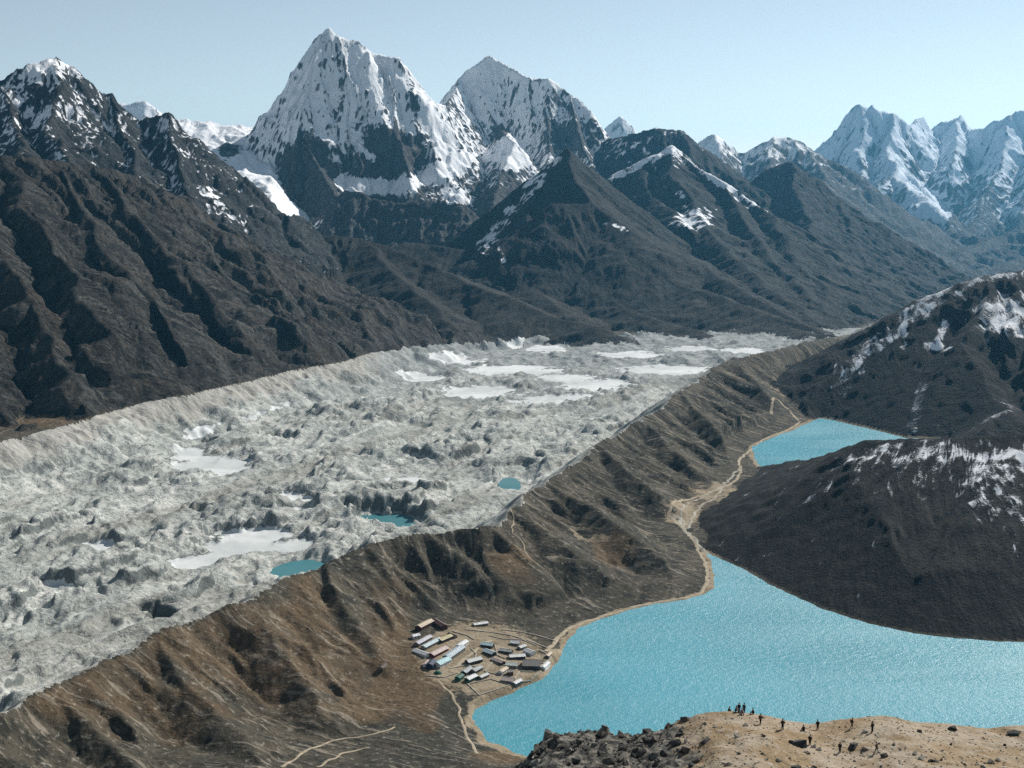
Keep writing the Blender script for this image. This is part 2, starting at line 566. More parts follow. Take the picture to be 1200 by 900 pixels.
def snow_add(L, items):
    """snow laid or scoured on places named by their bearing; each item: ('b', u, v, ru, rv, amount) a patch, ('s', points, width, amount) a strip"""
    u, v = bearing(L.X, L.Y, L.H)
    n = .35 * noise(L.X / (L.res * 9), L.Y / (L.res * 9), 91) + .2 * noise(L.X / (L.res * 4), L.Y / (L.res * 4), 92)
    s = np.zeros_like(L.H)
    for it in items:
        if it[0] == 'b':
            e = 1 - np.hypot((u - it[1]) / it[3], (v - it[2]) / it[4]) + n
            s = s + it[5] * sstep(-.15, .45, e)
        elif it[0] == 'p':
            d = poly_sd(u, v, it[1])
            s = s + it[3] * sstep(it[2], -it[2], d + it[2] * 1.5 * n)
        else:
            d = np.full(u.shape, 1e9, f32)
            for (ax, ay), (bx, by) in zip(it[1][:-1], it[1][1:]):
                ex, ey = bx - ax, by - ay
                t = np.clip(((u - ax) * ex + (v - ay) * ey) / (ex * ex + ey * ey + 1e-6), 0, 1)
                d = np.minimum(d, np.hypot(u - ax - t * ex, v - ay - t * ey))
            s = s + it[3] * sstep(-.15, .45, 1 - d / it[2] + 1.3 * n)
    return s


def gauss(L, px, py, Yd, r, ry=None):
    x, y, z = P(px, py, Yd)
    return np.exp(-(((L.X - x) / r) ** 2 + ((L.Y - y) / (ry or r)) ** 2))


def snow_rule(line, width, smax, swid, curvk=0., add=(), base=0., aspect=0.3, nz=.35, nl=60, paint=()):
    def fn(L):
        alt = np.clip((L.H - line) / width, -1.2, 1)
        st = np.clip((smax - L.slopev) / swid, -1.3, 1)
        north = np.clip(-(L.gx * sd.x + L.gy * sd.y), -1, 1)   # faces turned from the sun keep snow
        s = base + .55 * alt + .5 * st + curvk * np.clip(L.curvv * L.res, -1, 1) - aspect * north
        s = s + nz * fbm(L.X / nl, L.Y / nl, 3, 77)
        for px, py, Yd, r, a in add:
            s = s + a * gauss(L, px, py, Yd, r)
        if paint:
            s = s + snow_add(L, paint)
        return np.clip(s, -1.5, 1.5)
    return fn


# dark hill between the lakes
hill_r = to3([(795, 640, 2010, .22), (815, 610, 2120, .24), (835, 594, 2180, .26), (865, 567, 2230, .28), (900, 546, 2230, .30), (950, 524, 2200, .33), (1000, 517, 2160, .35), (1050, 514, 2120, .37),
              (1110, 512, 2080, .39), (1200, 508, 2040, .41), (1320, 500, 2020, .42), (1450, 480, 2020, .42)])
mountain('dark_hill', [hill_r], (200, 1500, 1500, 2900), 4.0, warp=10, wl=160, knee=250, low=.8, flutes=((95, 9, 160), (33, 4, 90)), rough=((40, 2.0), (14, .8)), ero=20000, seed=11, steps=30,
         snow=lambda L: np.clip(-.85 + snow_add(L, [('s', [(935, 567), (975, 551), (1010, 539), (1060, 530), (1120, 527), (1200, 530)], 12, .75), ('b', 1095, 556, 110, 42, .62), ('b', 1195, 570, 70, 66, .85), ('s', [(980, 534), (1060, 519), (1110, 517)], 5, .6)])
                                + .5 * fbm(L.X / 20, L.Y / 20, 3, 4) + .8 * fbm(L.T / 8, L.D / 55, 3, 3), -1.5, 1.5))
# craggy hill beyond the second lake
crag_r = to3([(905, 500, 3330, .5), (940, 470, 3420, .5), (985, 430, 3500, .55), (1040, 385, 3560, .6), (1062, 368, 3580, .6), (1082, 350, 3600, .62), (1105, 339, 3600, .62), (1130, 328, 3600, .62), (1160, 322, 3600, .62),
              (1185, 318, 3600, .62), (1230, 316, 3600, .62), (1320, 280, 3700, .6), (1420, 250, 3700, .6)])
crag_s = [to3([(1062, 368, 3580, .6), (1075, 400, 3450, .6), (1060, 440, 3250, .55), (1050, 485, 3060, .5)]),
          to3([(1160, 322, 3600, .6), (1130, 400, 3330, .6), (1140, 455, 3050, .55), (1150, 500, 2900, .5)]),
          to3([(985, 430, 3500, .6), (1000, 460, 3320, .5), (1005, 490, 3180, .45)]),
          to3([(1230, 316, 3600, .6), (1220, 420, 3200, .6), (1230, 480, 2950, .55)])]
mountain('crag_hill', [crag_r] + crag_s, (500, 2300, 2300, 4600), 5.0, warp=22, wl=170, knee=300, low=.8, flutes=((130, 26, 120), (45, 12, 60)), rough=((60, 4, 'ridged'), (20, 2)), ero=14000, seed=21,
         snow=snow_rule(340, 260, 1.1, .6, .0, base=-.86, aspect=.3, nz=.6, nl=30,
                        paint=[('s', [(985, 442), (1010, 418), (1040, 392), (1065, 370), (1095, 347)], 13, 1.25), ('b', 1175, 372, 42, 34, 1.5), ('b', 1095, 406, 20, 7, 1.4), ('s', [(1088, 438), (1076, 465), (1068, 488)], 8, 1.2), ('s', [(1108, 378), (1102, 392), (1096, 406)], 6, 1.2),
                               ('s', [(1100, 337), (1125, 342), (1130, 352)], 6, 1.2), ('b', 1165, 480, 45, 16, 1.0), ('b', 1105, 475, 14, 14, .8), ('s', [(1130, 330), (1160, 324), (1200, 322)], 6, 1.0), ('s', [(1060, 372), (1062, 392), (1058, 405)], 4, 1.1)]))
# brown flank left of the glacier
lf = to3([(-260, 120, 4200, .74), (-120, 158, 4250, .72), (0, 182, 4300, .72), (60, 186, 4500, .68), (110, 192, 4700, .66), (170, 208, 4900, .64), (205, 232, 4960, .60), (240, 262, 5000, .56), (300, 300, 5000, .50), (350, 332, 4950, .46),
          (400, 372, 4800, .42), (440, 406, 4550, .38)])
lfs = [to3([(110, 192, 4700, 0.71), (150, 240, 4430, 0.71), (205, 300, 4200, 0.66), (260, 360, 4010, 0.61), (300, 408, 3860, 0.56), (320, 428, 3800, 0.51)]),
       to3([(0, 182, 4300, 0.76), (30, 235, 4020, 0.76), (75, 300, 3720, 0.71), (130, 390, 3380, 0.61), (165, 445, 3220, 0.56)]),
       to3([(240, 262, 5000, 0.66), (290, 310, 4720, 0.61), (345, 368, 4480, 0.56), (385, 405, 4350, 0.51)]),
       to3([(-90, 165, 4250, 0.76), (-60, 300, 3600, 0.76), (-20, 430, 3100, 0.66), (10, 480, 2960, 0.56)]),
       to3([(60, 186, 4500, 0.71), (100, 260, 4120, 0.71), (180, 360, 3720, 0.61), (235, 430, 3500, 0.56)]),
       to3([(300, 300, 5000, 0.61), (350, 350, 4760, 0.56), (410, 400, 4470, 0.51)]),
       to3([(-30, 176, 4280, 0.76), (-10, 260, 3850, 0.76), (30, 350, 3450, 0.66), (80, 440, 3150, 0.56), (95, 470, 3080, 0.56)])]
mountain('left_flank', [lf] + lfs, (-2900, 200, 2700, 5900), 5.5, warp=34, wl=240, knee=500, low=.72, flutes=((240, 90, 160), (85, 52, 70), (34, 22, 40)), rough=((140, 14, 'ridged'), (42, 5, 'ridged'), (16, 2.5)), ero=26000, seed=31,
         snow=snow_rule(620, 400, .55, .5, .35, base=-1.15, aspect=.1, nz=.45, nl=30, add=[(165, 357, 3720, 18, 1.2), (100, 300, 3900, 60, .25)]))
# snow-dusted rock peak behind it
lp = to3([(-260, 110, 5700, 1.0), (-120, 118, 5800, 1.0), (-30, 110, 5950, 1.0), (0, 97, 6000, 1.0), (20, 82, 6050, 1.0), (45, 72, 6100, 1.05), (65, 65, 6200, 1.1), (85, 78, 6250, 1.1), (100, 99, 6300, 1.1), (112, 111, 6300, 1.05),
          (130, 109, 6300, 1.05), (150, 126, 6300, 1.0), (165, 139, 6300, 1.0), (180, 135, 6300, 1.0), (196, 129, 6300, 1.0), (212, 145, 6250, 1.), (232, 178, 6150, .95), (250, 203, 6100, .9), (264, 228, 6000, .8), (290, 262, 5900, .6)])
lps = [to3([(65, 65, 6200, 1.), (70, 110, 5900, .95), (60, 150, 5600, .9), (80, 185, 5300, .8)]),
       to3([(130, 109, 6300, 1.), (145, 160, 5950, .9), (165, 205, 5600, .8)]),
       to3([(196, 129, 6300, 1.), (205, 175, 5980, .9), (215, 225, 5680, .7), (245, 262, 5450, .5)]),
       to3([(0, 97, 6000, 1.), (10, 140, 5700, .9), (30, 175, 5300, .8)]),
       to3([(232, 178, 6150, .9), (240, 225, 5850, .7), (270, 265, 5600, .5)])]
mountain('left_peak', [lp] + lps, (-3500, -800, 4600, 7600), 6.0, warp=34, wl=230, knee=600, low=.6, flutes=((170, 70, 120), (60, 32, 60), (26, 12, 30)), rough=((130, 34, 'ridged', 120), (44, 16, 'ridged'), (18, 5)), ero=12000, seed=41,
         snow=snow_rule(840, 420, 1.8, .8, .8, base=-.08, aspect=.25, nz=.5, nl=120,
                        paint=[('b', 50, 78, 26, 14, .7), ('b', 70, 130, 22, 10, .5), ('b', 30, 140, 40, 12, .4), ('b', 195, 145, 14, 12, .5), ('b', 205, 190, 16, 20, .35), ('s', [(240, 225), (262, 250), (285, 262)], 10, .8), ('b', 120, 175, 40, 12, -.4)]))
# snow pass between
pas = to3([(150, 150, 9300, .3), (215, 140, 9500, .36), (240, 142, 9500, .36), (280, 147, 9500, .36), (300, 152, 9500, .36), (330, 156, 9500, .36)])
pas2 = to3([(252, 182, 8900, .9), (266, 165, 8950, .9), (280, 178, 8900, .9)])
mountain('snow_pass', [pas, pas2, to3([(300, 152, 9500, .4), (312, 200, 8600, .4), (300, 262, 7300, .35), (290, 285, 6800, .3)])], (-4200, 0, 6000, 10800), 10.5, warp=40, wl=300, knee=1200, low=.7,
         flutes=((260, 30, 200),), rough=((220, 40, 'ridged'), (70, 8, 'ridged')), ero=20000, seed=51,
         snow=snow_rule(450, 300, 1.2, .6, .1, base=.6, aspect=.2, nz=.4, nl=120,
                        paint=[('b', 268, 176, 15, 12, -1.6), ('b', 283, 192, 12, 6, -.5), ('b', 275, 208, 32, 16, .8), ('b', 240, 160, 26, 16, .4), ('b', 285, 243, 22, 12, -.9), ('b', 262, 245, 16, 10, -.5), ('p', [(300, 268), (620, 240), (620, 330), (250, 330), (285, 275)], 6, -2.6)]))
# big twin-summit snow mountain
ch = to3([(270, 225, 8900, 1.2), (292, 188, 9000, 1.3), (312, 160, 9100, 1.35), (322, 140, 9150, 1.4), (335, 112, 9200, 1.4), (348, 88, 9250, 1.45), (358, 62, 9300, 1.5), (368, 46, 9350, 1.6), (377, 37, 9380, 1.7), (385, 30, 9400, 1.7), (393, 38, 9400, 1.6),
          (408, 45, 9430, 1.5), (422, 47, 9450, 1.5), (434, 58, 9480, 1.5), (446, 62, 9500, 1.5), (470, 67, 9500, 1.5), (482, 84, 9550, 1.45), (497, 104, 9600, 1.4), (510, 119, 9700, 1.35), (530, 125, 9900, 1.3)])
chs = [to3([(385, 33, 9400, 1.5), (366, 72, 9200, 1.5), (357, 115, 9000, 1.4), (350, 160, 8780, 1.3), (343, 200, 8550, 1.2), (330, 235, 8300, 1.0), (318, 262, 8100, .8)]),
       to3([(350, 160, 8780, 1.4), (375, 195, 8550, 1.2), (392, 225, 8350, 1.0)]),
       to3([(398, 38, 9400, 1.5), (408, 80, 9250, 1.5), (404, 120, 9100, 1.5), (410, 160, 8900, 1.4), (418, 182, 8780, 1.3)]),
       to3([(446, 62, 9500, 1.5), (458, 105, 9300, 1.5), (462, 150, 9050, 1.4), (478, 190, 8780, 1.2), (480, 212, 8600, 1.0)]),
       to3([(482, 84, 9550, 1.4), (500, 140, 9300, 1.3), (508, 180, 9000, 1.1)]),
       to3([(322, 140, 9150, 1.4), (318, 190, 8800, 1.2), (300, 240, 8400, .9)])]
step = to3([(380, 250, 8000, .8), (410, 218, 8120, .8), (440, 232, 8060, .8), (470, 238, 8000, .8), (505, 232, 8000, .8), (535, 236, 7950, .7), (560, 258, 7850, .6)])
mountain('twin_peak', [ch] + chs + [step], (-3000, -100, 6800, 11200), 7.5, warp=24, wl=260, knee=800, low=.62, flutes=((230, 60, 150), (80, 38, 60), (34, 18, 30)), rough=((170, 46, 'ridged', 140), (60, 20, 'ridged'), (24, 6)), ero=9000, seed=61,
         snow=snow_rule(860, 420, 1.9, .75, .8, base=.62, aspect=.05, nz=.45, nl=130,
                        paint=[('p', [(354, 150), (332, 185), (318, 232), (320, 262), (352, 268), (386, 248), (402, 226), (390, 192), (372, 168)], 6, -1.5), ('p', [(428, 148), (424, 178), (442, 206), (482, 216), (506, 192), (492, 165), (468, 152)], 6, -1.3),
                               ('p', [(384, 240), (420, 224), (455, 230), (500, 240), (545, 240), (575, 268), (575, 320), (370, 320)], 5, -2.2), ('b', 420, 198, 24, 14, -1.1), ('s', [(402, 214), (440, 222), (482, 214), (522, 197), (548, 182)], 11, 2.2), ('s', [(500, 135), (520, 165), (532, 192)], 13, 1.2),
                               ('s', [(418, 164), (424, 172), (436, 186)], 6, 1.5), ('b', 345, 130, 16, 40, .5), ('s', [(385, 40), (366, 75), (357, 120)], 6, .4), ('b', 372, 110, 12, 40, .35), ('b', 430, 90, 30, 30, .3), ('s', [(396, 60), (402, 95), (398, 130)], 5, -.7), ('b', 540, 232, 22, 12, 1.4), ('b', 560, 225, 16, 14, -.8),
                               ('s', [(446, 75), (462, 110), (470, 140)], 6, .5), ('s', [(480, 95), (488, 130), (498, 160)], 6, -.7), ('b', 310, 200, 14, 30, .4), ('b', 330, 258, 40, 10, .3)]))
# flat-topped snow mountain
ta = to3([(505, 150, 9700, 1.3), (522, 128, 9950, 1.35), (530, 110, 10400, 1.4), (536, 92, 10750, 1.6), (543, 80, 10800, 1.7), (556, 75, 10800, 1.7), (566, 69, 10850, 1.7), (575, 63, 10900, 1.7), (588, 71, 10900, 1.7), (602, 80, 10850, 1.7), (615, 87, 10800, 1.7), (630, 92, 10800, 1.7),
          (642, 91, 10800, 1.6), (652, 97, 10850, 1.5), (668, 110, 10800, 1.5), (682, 117, 10750, 1.5), (692, 128, 10700, 1.5), (700, 145, 10700, 1.4), (708, 158, 10650, 1.3), (730, 178, 10500, 1.1)])
tas = [to3([(630, 92, 10900, 1.5), (638, 130, 10600, 1.5), (645, 165, 10300, 1.3), (640, 200, 9900, 1.1)]),
       to3([(545, 80, 10900, 1.5), (552, 118, 10600, 1.5), (548, 150, 10250, 1.3)]),
       to3([(596, 158, 10250, 1.3), (590, 152, 9800, 1.2), (602, 166, 9500, 1.0), (588, 205, 9000, .9), (580, 240, 8500, .8)]),
       to3([(668, 110, 10800, 1.5), (676, 150, 10450, 1.4), (690, 185, 10100, 1.1)])]
mountain('flat_peak', [ta] + tas, (-1500, 1700, 7800, 12500), 8.0, warp=22, wl=260, knee=900, low=.6, flutes=((200, 52, 150), (75, 36, 60), (36, 18, 30)), rough=((160, 42, 'ridged', 160), (60, 18, 'ridged'), (24, 6)), ero=7000, seed=71,
         snow=snow_rule(900, 400, 1.9, .75, .8, base=.55, aspect=.05, nz=.45, nl=130,
                        paint=[('b', 590, 80, 46, 15, 1.2), ('p', [(632, 96), (660, 108), (690, 130), (706, 160), (700, 185), (660, 178), (640, 150)], 6, -.55), ('b', 600, 180, 24, 22, 1.0), ('b', 560, 182, 18, 18, 1.0), ('b', 610, 240, 50, 26, -1.6), ('b', 655, 165, 22, 16, -.6), ('s', [(545, 95), (556, 120), (566, 140)], 5, .4),
                               ('s', [(528, 125), (540, 150), (550, 170)], 8, -.6), ('b', 585, 155, 12, 14, -.6), ('b', 598, 205, 14, 8, -.5)]))
# dark pyramid
py_ = to3([(540, 318, 7000, 0.73), (562, 290, 7200, 0.85), (585, 262, 7300, 0.98), (612, 230, 7400, 1.04), (630, 205, 7500, 1.10), (648, 185, 7500, 1.10), (664, 172, 7500, 1.10), (680, 187, 7550, 1.10), (700, 205, 7600, 1.04), (722, 228, 7650, 0.98), (745, 252, 7600, 0.85),
           (765, 272, 7400, 0.73), (800, 300, 6900, 0.45), (870, 340, 6150, 0.40), (935, 378, 5600, 0.30)])
pys = [to3([(664, 172, 7500, .9), (672, 205, 7250, .8), (690, 238, 6950, .7), (718, 252, 6850, .6), (740, 285, 6650, .5), (770, 315, 6400, .4)]),
       to3([(690, 238, 6950, .7), (650, 238, 6900, .7), (618, 262, 6850, .7), (600, 290, 6750, .6)]),
       to3([(630, 205, 7500, .8), (625, 240, 7150, .7), (618, 262, 6850, .7)])]
mountain('dark_pyramid', [py_] + pys, (-800, 2200, 5000, 9300), 7.0, warp=24, wl=280, knee=700, low=.6, flutes=((190, 34, 120), (66, 20, 60), (30, 9, 40)), rough=((140, 12, 'ridged', 160), (50, 5, 'ridged'), (20, 2.5)), ero=14000, seed=81,
         snow=snow_rule(800, 380, .9, .5, .6, base=-.62, aspect=-.05, nz=.6, nl=45,
                        paint=[('s', [(652, 183), (628, 212), (612, 232), (597, 250), (580, 270), (564, 290)], 10, 1.7), ('s', [(584, 290), (590, 306)], 4, 1.6), ('s', [(708, 262), (722, 264), (736, 271)], 3.5, 1.6), ('b', 690, 228, 10, 7, .8), ('b', 670, 215, 10, 8, .5), ('s', [(615, 265), (622, 250)], 4, .8), ('s', [(745, 258), (752, 250)], 3, .9)]))
# ridge with snow crest
rg = to3([(690, 228, 9000, .7), (705, 215, 9000, .7), (722, 203, 9000, .75), (745, 192, 9000, .8), (770, 180, 9050, .85), (785, 169, 9100, .9), (800, 184, 9000, .85), (825, 200, 8900, .8), (850, 215, 8750, .75), (880, 234, 8600, .7), (905, 250, 8400, .65), (930, 272, 8200, .6)])
rgs = [to3([(785, 169, 9100, .8), (792, 200, 8700, .7), (815, 250, 8050, .55), (850, 292, 7300, .45), (900, 335, 6500, .4), (950, 368, 5950, .35), (985, 388, 5600, .3)]),
       to3([(850, 215, 8750, .7), (880, 270, 8000, .55), (920, 320, 7100, .45), (965, 360, 6300, .4), (1000, 385, 5800, .3)]),
       to3([(905, 250, 8400, .6), (940, 310, 7500, .5), (990, 365, 6500, .4)]),
       to3([(745, 192, 9000, .7), (765, 230, 8500, .6), (800, 262, 7800, .5)])]
mountain('snow_crest_ridge', [rg] + rgs, (0, 2600, 5000, 10400), 8.0, warp=40, wl=300, knee=900, low=.6, flutes=((240, 54, 160), (80, 32, 80), (36, 14, 50)), rough=((160, 12, 'ridged', 200), (54, 6, 'ridged'), (22, 3)), ero=14000, seed=91,
         snow=snow_rule(900, 300, 1.2, .8, .5, base=-.34, aspect=-.2, nz=.55, nl=70,
                        paint=[('s', [(716, 208), (745, 195), (770, 183), (786, 173)], 6, 1.7), ('s', [(786, 172), (810, 190), (835, 208), (855, 224), (880, 240)], 7, 1.3), ('s', [(835, 203), (870, 222), (900, 240), (928, 252)], 9, 1.2), ('b', 815, 256, 30, 16, 1.5), ('b', 798, 229, 10, 7, 1.5), ('b', 775, 263, 17, 7, 1.1),
                               ('s', [(760, 200), (790, 190), (800, 196)], 4, .9), ('b', 900, 232, 24, 12, .8)]))
rg0 = to3([(695, 170, 10600, .9), (715, 162, 10500, .9), (735, 158, 10300, .9), (755, 153, 10200, .9), (768, 150, 10200, .9), (782, 151, 10200, .9), (800, 152, 10200, .9), (812, 166, 10200, .9), (826, 186, 10000, .8), (860, 205, 9900, .75), (890, 222, 9800, .7)])
rg1 = to3([(860, 228, 10200, .8), (880, 214, 10200, .8), (900, 200, 10200, .8), (912, 193, 10200, .85), (925, 189, 10200, .85), (938, 198, 10200, .85), (950, 204, 10150, .8), (962, 214, 10100, .8), (985, 232, 10000, .75), (1010, 252, 9900, .7), (1040, 275, 9700, .65), (1065, 292, 9600, .6),
           (1090, 306, 9500, .55), (1115, 322, 9400, .5)])
rg1s = [to3([(925, 189, 10200, .8), (940, 240, 9400, .65), (965, 290, 8500, .55), (1000, 345, 7400, .45), (1015, 375, 6800, .4)]),
        to3([(985, 232, 10000, .7), (1000, 280, 9200, .6), (1020, 325, 8300, .5), (1030, 360, 7500, .4)]),
        to3([(800, 152, 10200, .8), (812, 200, 9700, .7)]), to3([(1040, 275, 9700, .6), (1050, 320, 8900, .5), (1055, 350, 8200, .4)])]
mountain('blue_ridge', [rg0, rg1] + rg1s, (400, 3900, 6400, 11600), 9.0, warp=40, wl=300, knee=900, low=.62, flutes=((250, 54, 160), (85, 34, 80), (38, 14, 50)), rough=((170, 24, 'ridged', 150), (60, 13, 'ridged'), (24, 4)), ero=12000, seed=101,
         snow=snow_rule(900, 320, 1.4, .8, .5, base=-.28, aspect=-.1, nz=.5, nl=80, paint=[('b', 735, 178, 40, 18, .5), ('b', 905, 208, 24, 10, .5), ('b', 890, 225, 20, 12, .5), ('b', 780, 160, 22, 8, .2)]))
# far ranges
fa = to3([(690, 170, 18000, 1.), (705, 155, 18000, 1.1), (716, 144, 18000, 1.2), (727, 134, 18000, 1.2), (740, 151, 18000, 1.2), (752, 160, 18000, 1.), (768, 147, 18000, 1.), (780, 158, 18000, 1.), (800, 170, 18000, 1.)])
mountain('far_spire', [fa, to3([(85, 120, 13500, 1.), (105, 108, 13500, 1.), (122, 106, 13500, 1.), (140, 120, 13500, 1.), (155, 120, 13500, 1.), (168, 116, 13500, 1.), (186, 130, 13500, 1.), (205, 146, 13500, 1.), (260, 150, 13500, 1.), (300, 148, 13500, 1.), (312, 145, 13500, 1.), (330, 150, 13500, 1.)])],
         (-5200, 3200, 12400, 19500), 22.0, warp=50, wl=500, knee=900, low=.7, flutes=((300, 110, 300), (110, 45, 150)), rough=((150, 40, 'ridged', 200),), ero=3000, seed=111,
         snow=snow_rule(700, 400, 1.3, .8, .5, base=.35, aspect=.1, nz=.4, nl=100))
fb = to3([(790, 195, 14500, .8), (808, 176, 15000, .9), (822, 162, 15000, 1.), (836, 156, 15000, 1.), (850, 170, 15000, .95), (866, 179, 15000, .9), (888, 169, 15000, .9), (906, 160, 15000, .95), (930, 160, 15000, .95), (946, 169, 15000, .9), (960, 178, 15000, .9), (1000, 200, 15000, .8), (1040, 235, 14800, .7), (1085, 292, 14500, .5)])
fbs = [to3([(906, 160, 15000, .9), (900, 200, 14000, .8), (890, 230, 13200, .7)]), to3([(836, 156, 15000, .9), (850, 200, 14000, .8)]), to3([(946, 169, 15000, .9), (965, 215, 14000, .7), (985, 250, 13200, .6)])]
fc = to3([(1070, 322, 12200, .4), (1090, 309, 12200, .45), (1115, 309, 12200, .5), (1132, 317, 12200, .5), (1160, 312, 12500, .4), (1200, 302, 12800, .4), (1300, 285, 13000, .4)])
mountain('far_blue_range', [fb] + fbs + [fc], (1200, 6600, 10600, 17000), 15.0, warp=50, wl=400, knee=1100, low=.62, flutes=((300, 90, 200), (110, 45, 120)), rough=((200, 40, 'ridged', 200), (60, 12)), ero=6000, seed=121,
         snow=snow_rule(750, 450, 1.5, .9, .5, base=.0, aspect=.2, nz=.45, nl=90, add=[(836, 165, 14900, 500, .5)]))
ka = to3([(930, 215, 20000, 1.), (955, 186, 20000, 1.1), (970, 166, 20000, 1.2), (985, 148, 20000, 1.3), (998, 130, 20000, 1.35), (1010, 120, 20000, 1.35), (1018, 126, 20000, 1.35), (1024, 122, 20000, 1.3), (1032, 129, 20000, 1.3), (1045, 130, 20000, 1.3), (1058, 138, 20000, 1.25),
          (1068, 146, 20000, 1.2), (1082, 135, 21000, 1.3), (1094, 150, 21000, 1.2), (1105, 142, 21000, 1.2), (1115, 140, 21000, 1.2), (1125, 133, 21000, 1.2), (1137, 151, 20500, 1.2), (1150, 149, 20000, 1.2), (1165, 140, 20000, 1.2), (1185, 130, 20000, 1.2), (1200, 127, 20000, 1.2),
          (1240, 122, 20000, 1.2), (1300, 140, 20000, 1.2), (1400, 180, 20000, 1.1)])
kas = [to3([(1010, 120, 20000, 1.3), (1006, 170, 19200, 1.1), (1010, 215, 18200, .9), (1030, 240, 17200, .7)]),
       to3([(1045, 130, 20000, 1.3), (1042, 175, 19000, 1.1), (1050, 205, 17800, .9), (1085, 232, 16800, .8), (1108, 255, 16200, .7), (1120, 290, 15400, .6)]),
       to3([(1185, 130, 20000, 1.2), (1175, 180, 19000, 1.), (1150, 240, 17500, .8), (1130, 285, 16200, .6)]),
       to3([(1240, 122, 20000, 1.2), (1210, 200, 18400, .9), (1190, 270, 16800, .7)]),
       to3([(1050, 205, 17800, .9), (1005, 222, 17200, .8), (985, 250, 16500, .6)]), to3([(1125, 133, 21000, 1.2), (1115, 190, 19000, 1.)]),
       to3([(1000, 280, 15200, .35), (1060, 268, 15600, .45), (1110, 272, 15200, .45), (1160, 278, 14800, .45), (1230, 262, 15000, .45), (1330, 250, 15000, .45)]),
       to3([(1160, 278, 14800, .45), (1120, 300, 13600, .35)])]
mountain('far_massif', [ka] + kas, (3000, 12500, 12500, 22800), 21.0, warp=80, wl=600, knee=1300, low=.62, flutes=((380, 150, 300), (140, 75, 150), (60, 26, 80)), rough=((260, 70, 'ridged', 300), (100, 36, 'ridged'), (45, 10)), ero=9000, seed=131,
         snow=snow_rule(700, 500, 1.9, .8, .7, base=.42, aspect=.05, nz=.4, nl=260,
                        paint=[('s', [(1045, 138), (1043, 178), (1056, 205), (1085, 230), (1108, 252)], 10, .9), ('b', 1085, 240, 34, 18, .9), ('b', 1030, 135, 30, 10, .6), ('b', 1120, 145, 26, 10, .5), ('p', [(960, 250), (1040, 255), (1100, 275), (1200, 262), (1260, 330), (960, 330)], 8, -.7), ('b', 1190, 245, 20, 8, .7)]))
# rounded brown foothills
fh = [to3([(270, 262, 6300, 0.39), (300, 271, 6300, 0.42), (350, 277, 6350, 0.42), (400, 276, 6350, 0.45), (425, 279, 6300, 0.48), (450, 288, 6200, 0.48), (480, 301, 6050, 0.45), (540, 327, 5800, 0.42), (600, 352, 5550, 0.39), (650, 370, 5400, 0.36), (700, 383, 5200, 0.34)]),
      to3([(425, 279, 6300, 0.45), (470, 325, 5750, 0.42), (510, 360, 5350, 0.39), (535, 390, 5050, 0.36)]),
      to3([(350, 277, 6350, 0.42), (385, 330, 5650, 0.42), (430, 375, 5100, 0.39)]),
      to3([(480, 283, 7100, 0.42), (540, 292, 7000, 0.42), (590, 303, 6900, 0.42), (640, 322, 6600, 0.39), (700, 346, 6300, 0.36), (760, 373, 5750, 0.34), (820, 388, 5400, 0.28)]),
      to3([(590, 303, 6900, 0.39), (620, 335, 6300, 0.36), (650, 358, 5850, 0.34)]),
      to3([(620, 312, 6900, 0.42), (660, 314, 6700, 0.42), (710, 317, 6600, 0.42), (760, 323, 6450, 0.39), (830, 342, 6100, 0.36), (900, 367, 5700, 0.31), (960, 386, 5450, 0.28)]),
      to3([(800, 350, 6300, 0.36), (860, 366, 5900, 0.34), (920, 384, 5450, 0.28), (1000, 398, 5000, 0.28)])]
mountain('foothills', fh, (-2000, 2400, 4400, 7800), 6.0, warp=30, wl=260, knee=700, low=.6, flutes=((230, 34, 150), (80, 18, 70), (34, 7, 50)), rough=((130, 6, 'ridged'), (40, 2.2)), ero=14000, seed=141,
         snow=lambda L: np.clip(-1.2 + .4 * fbm(L.X / 40, L.Y / 40, 3, 5) + gauss(L, 463, 404, 4950, 40) * 0, -1.5, 1.5))


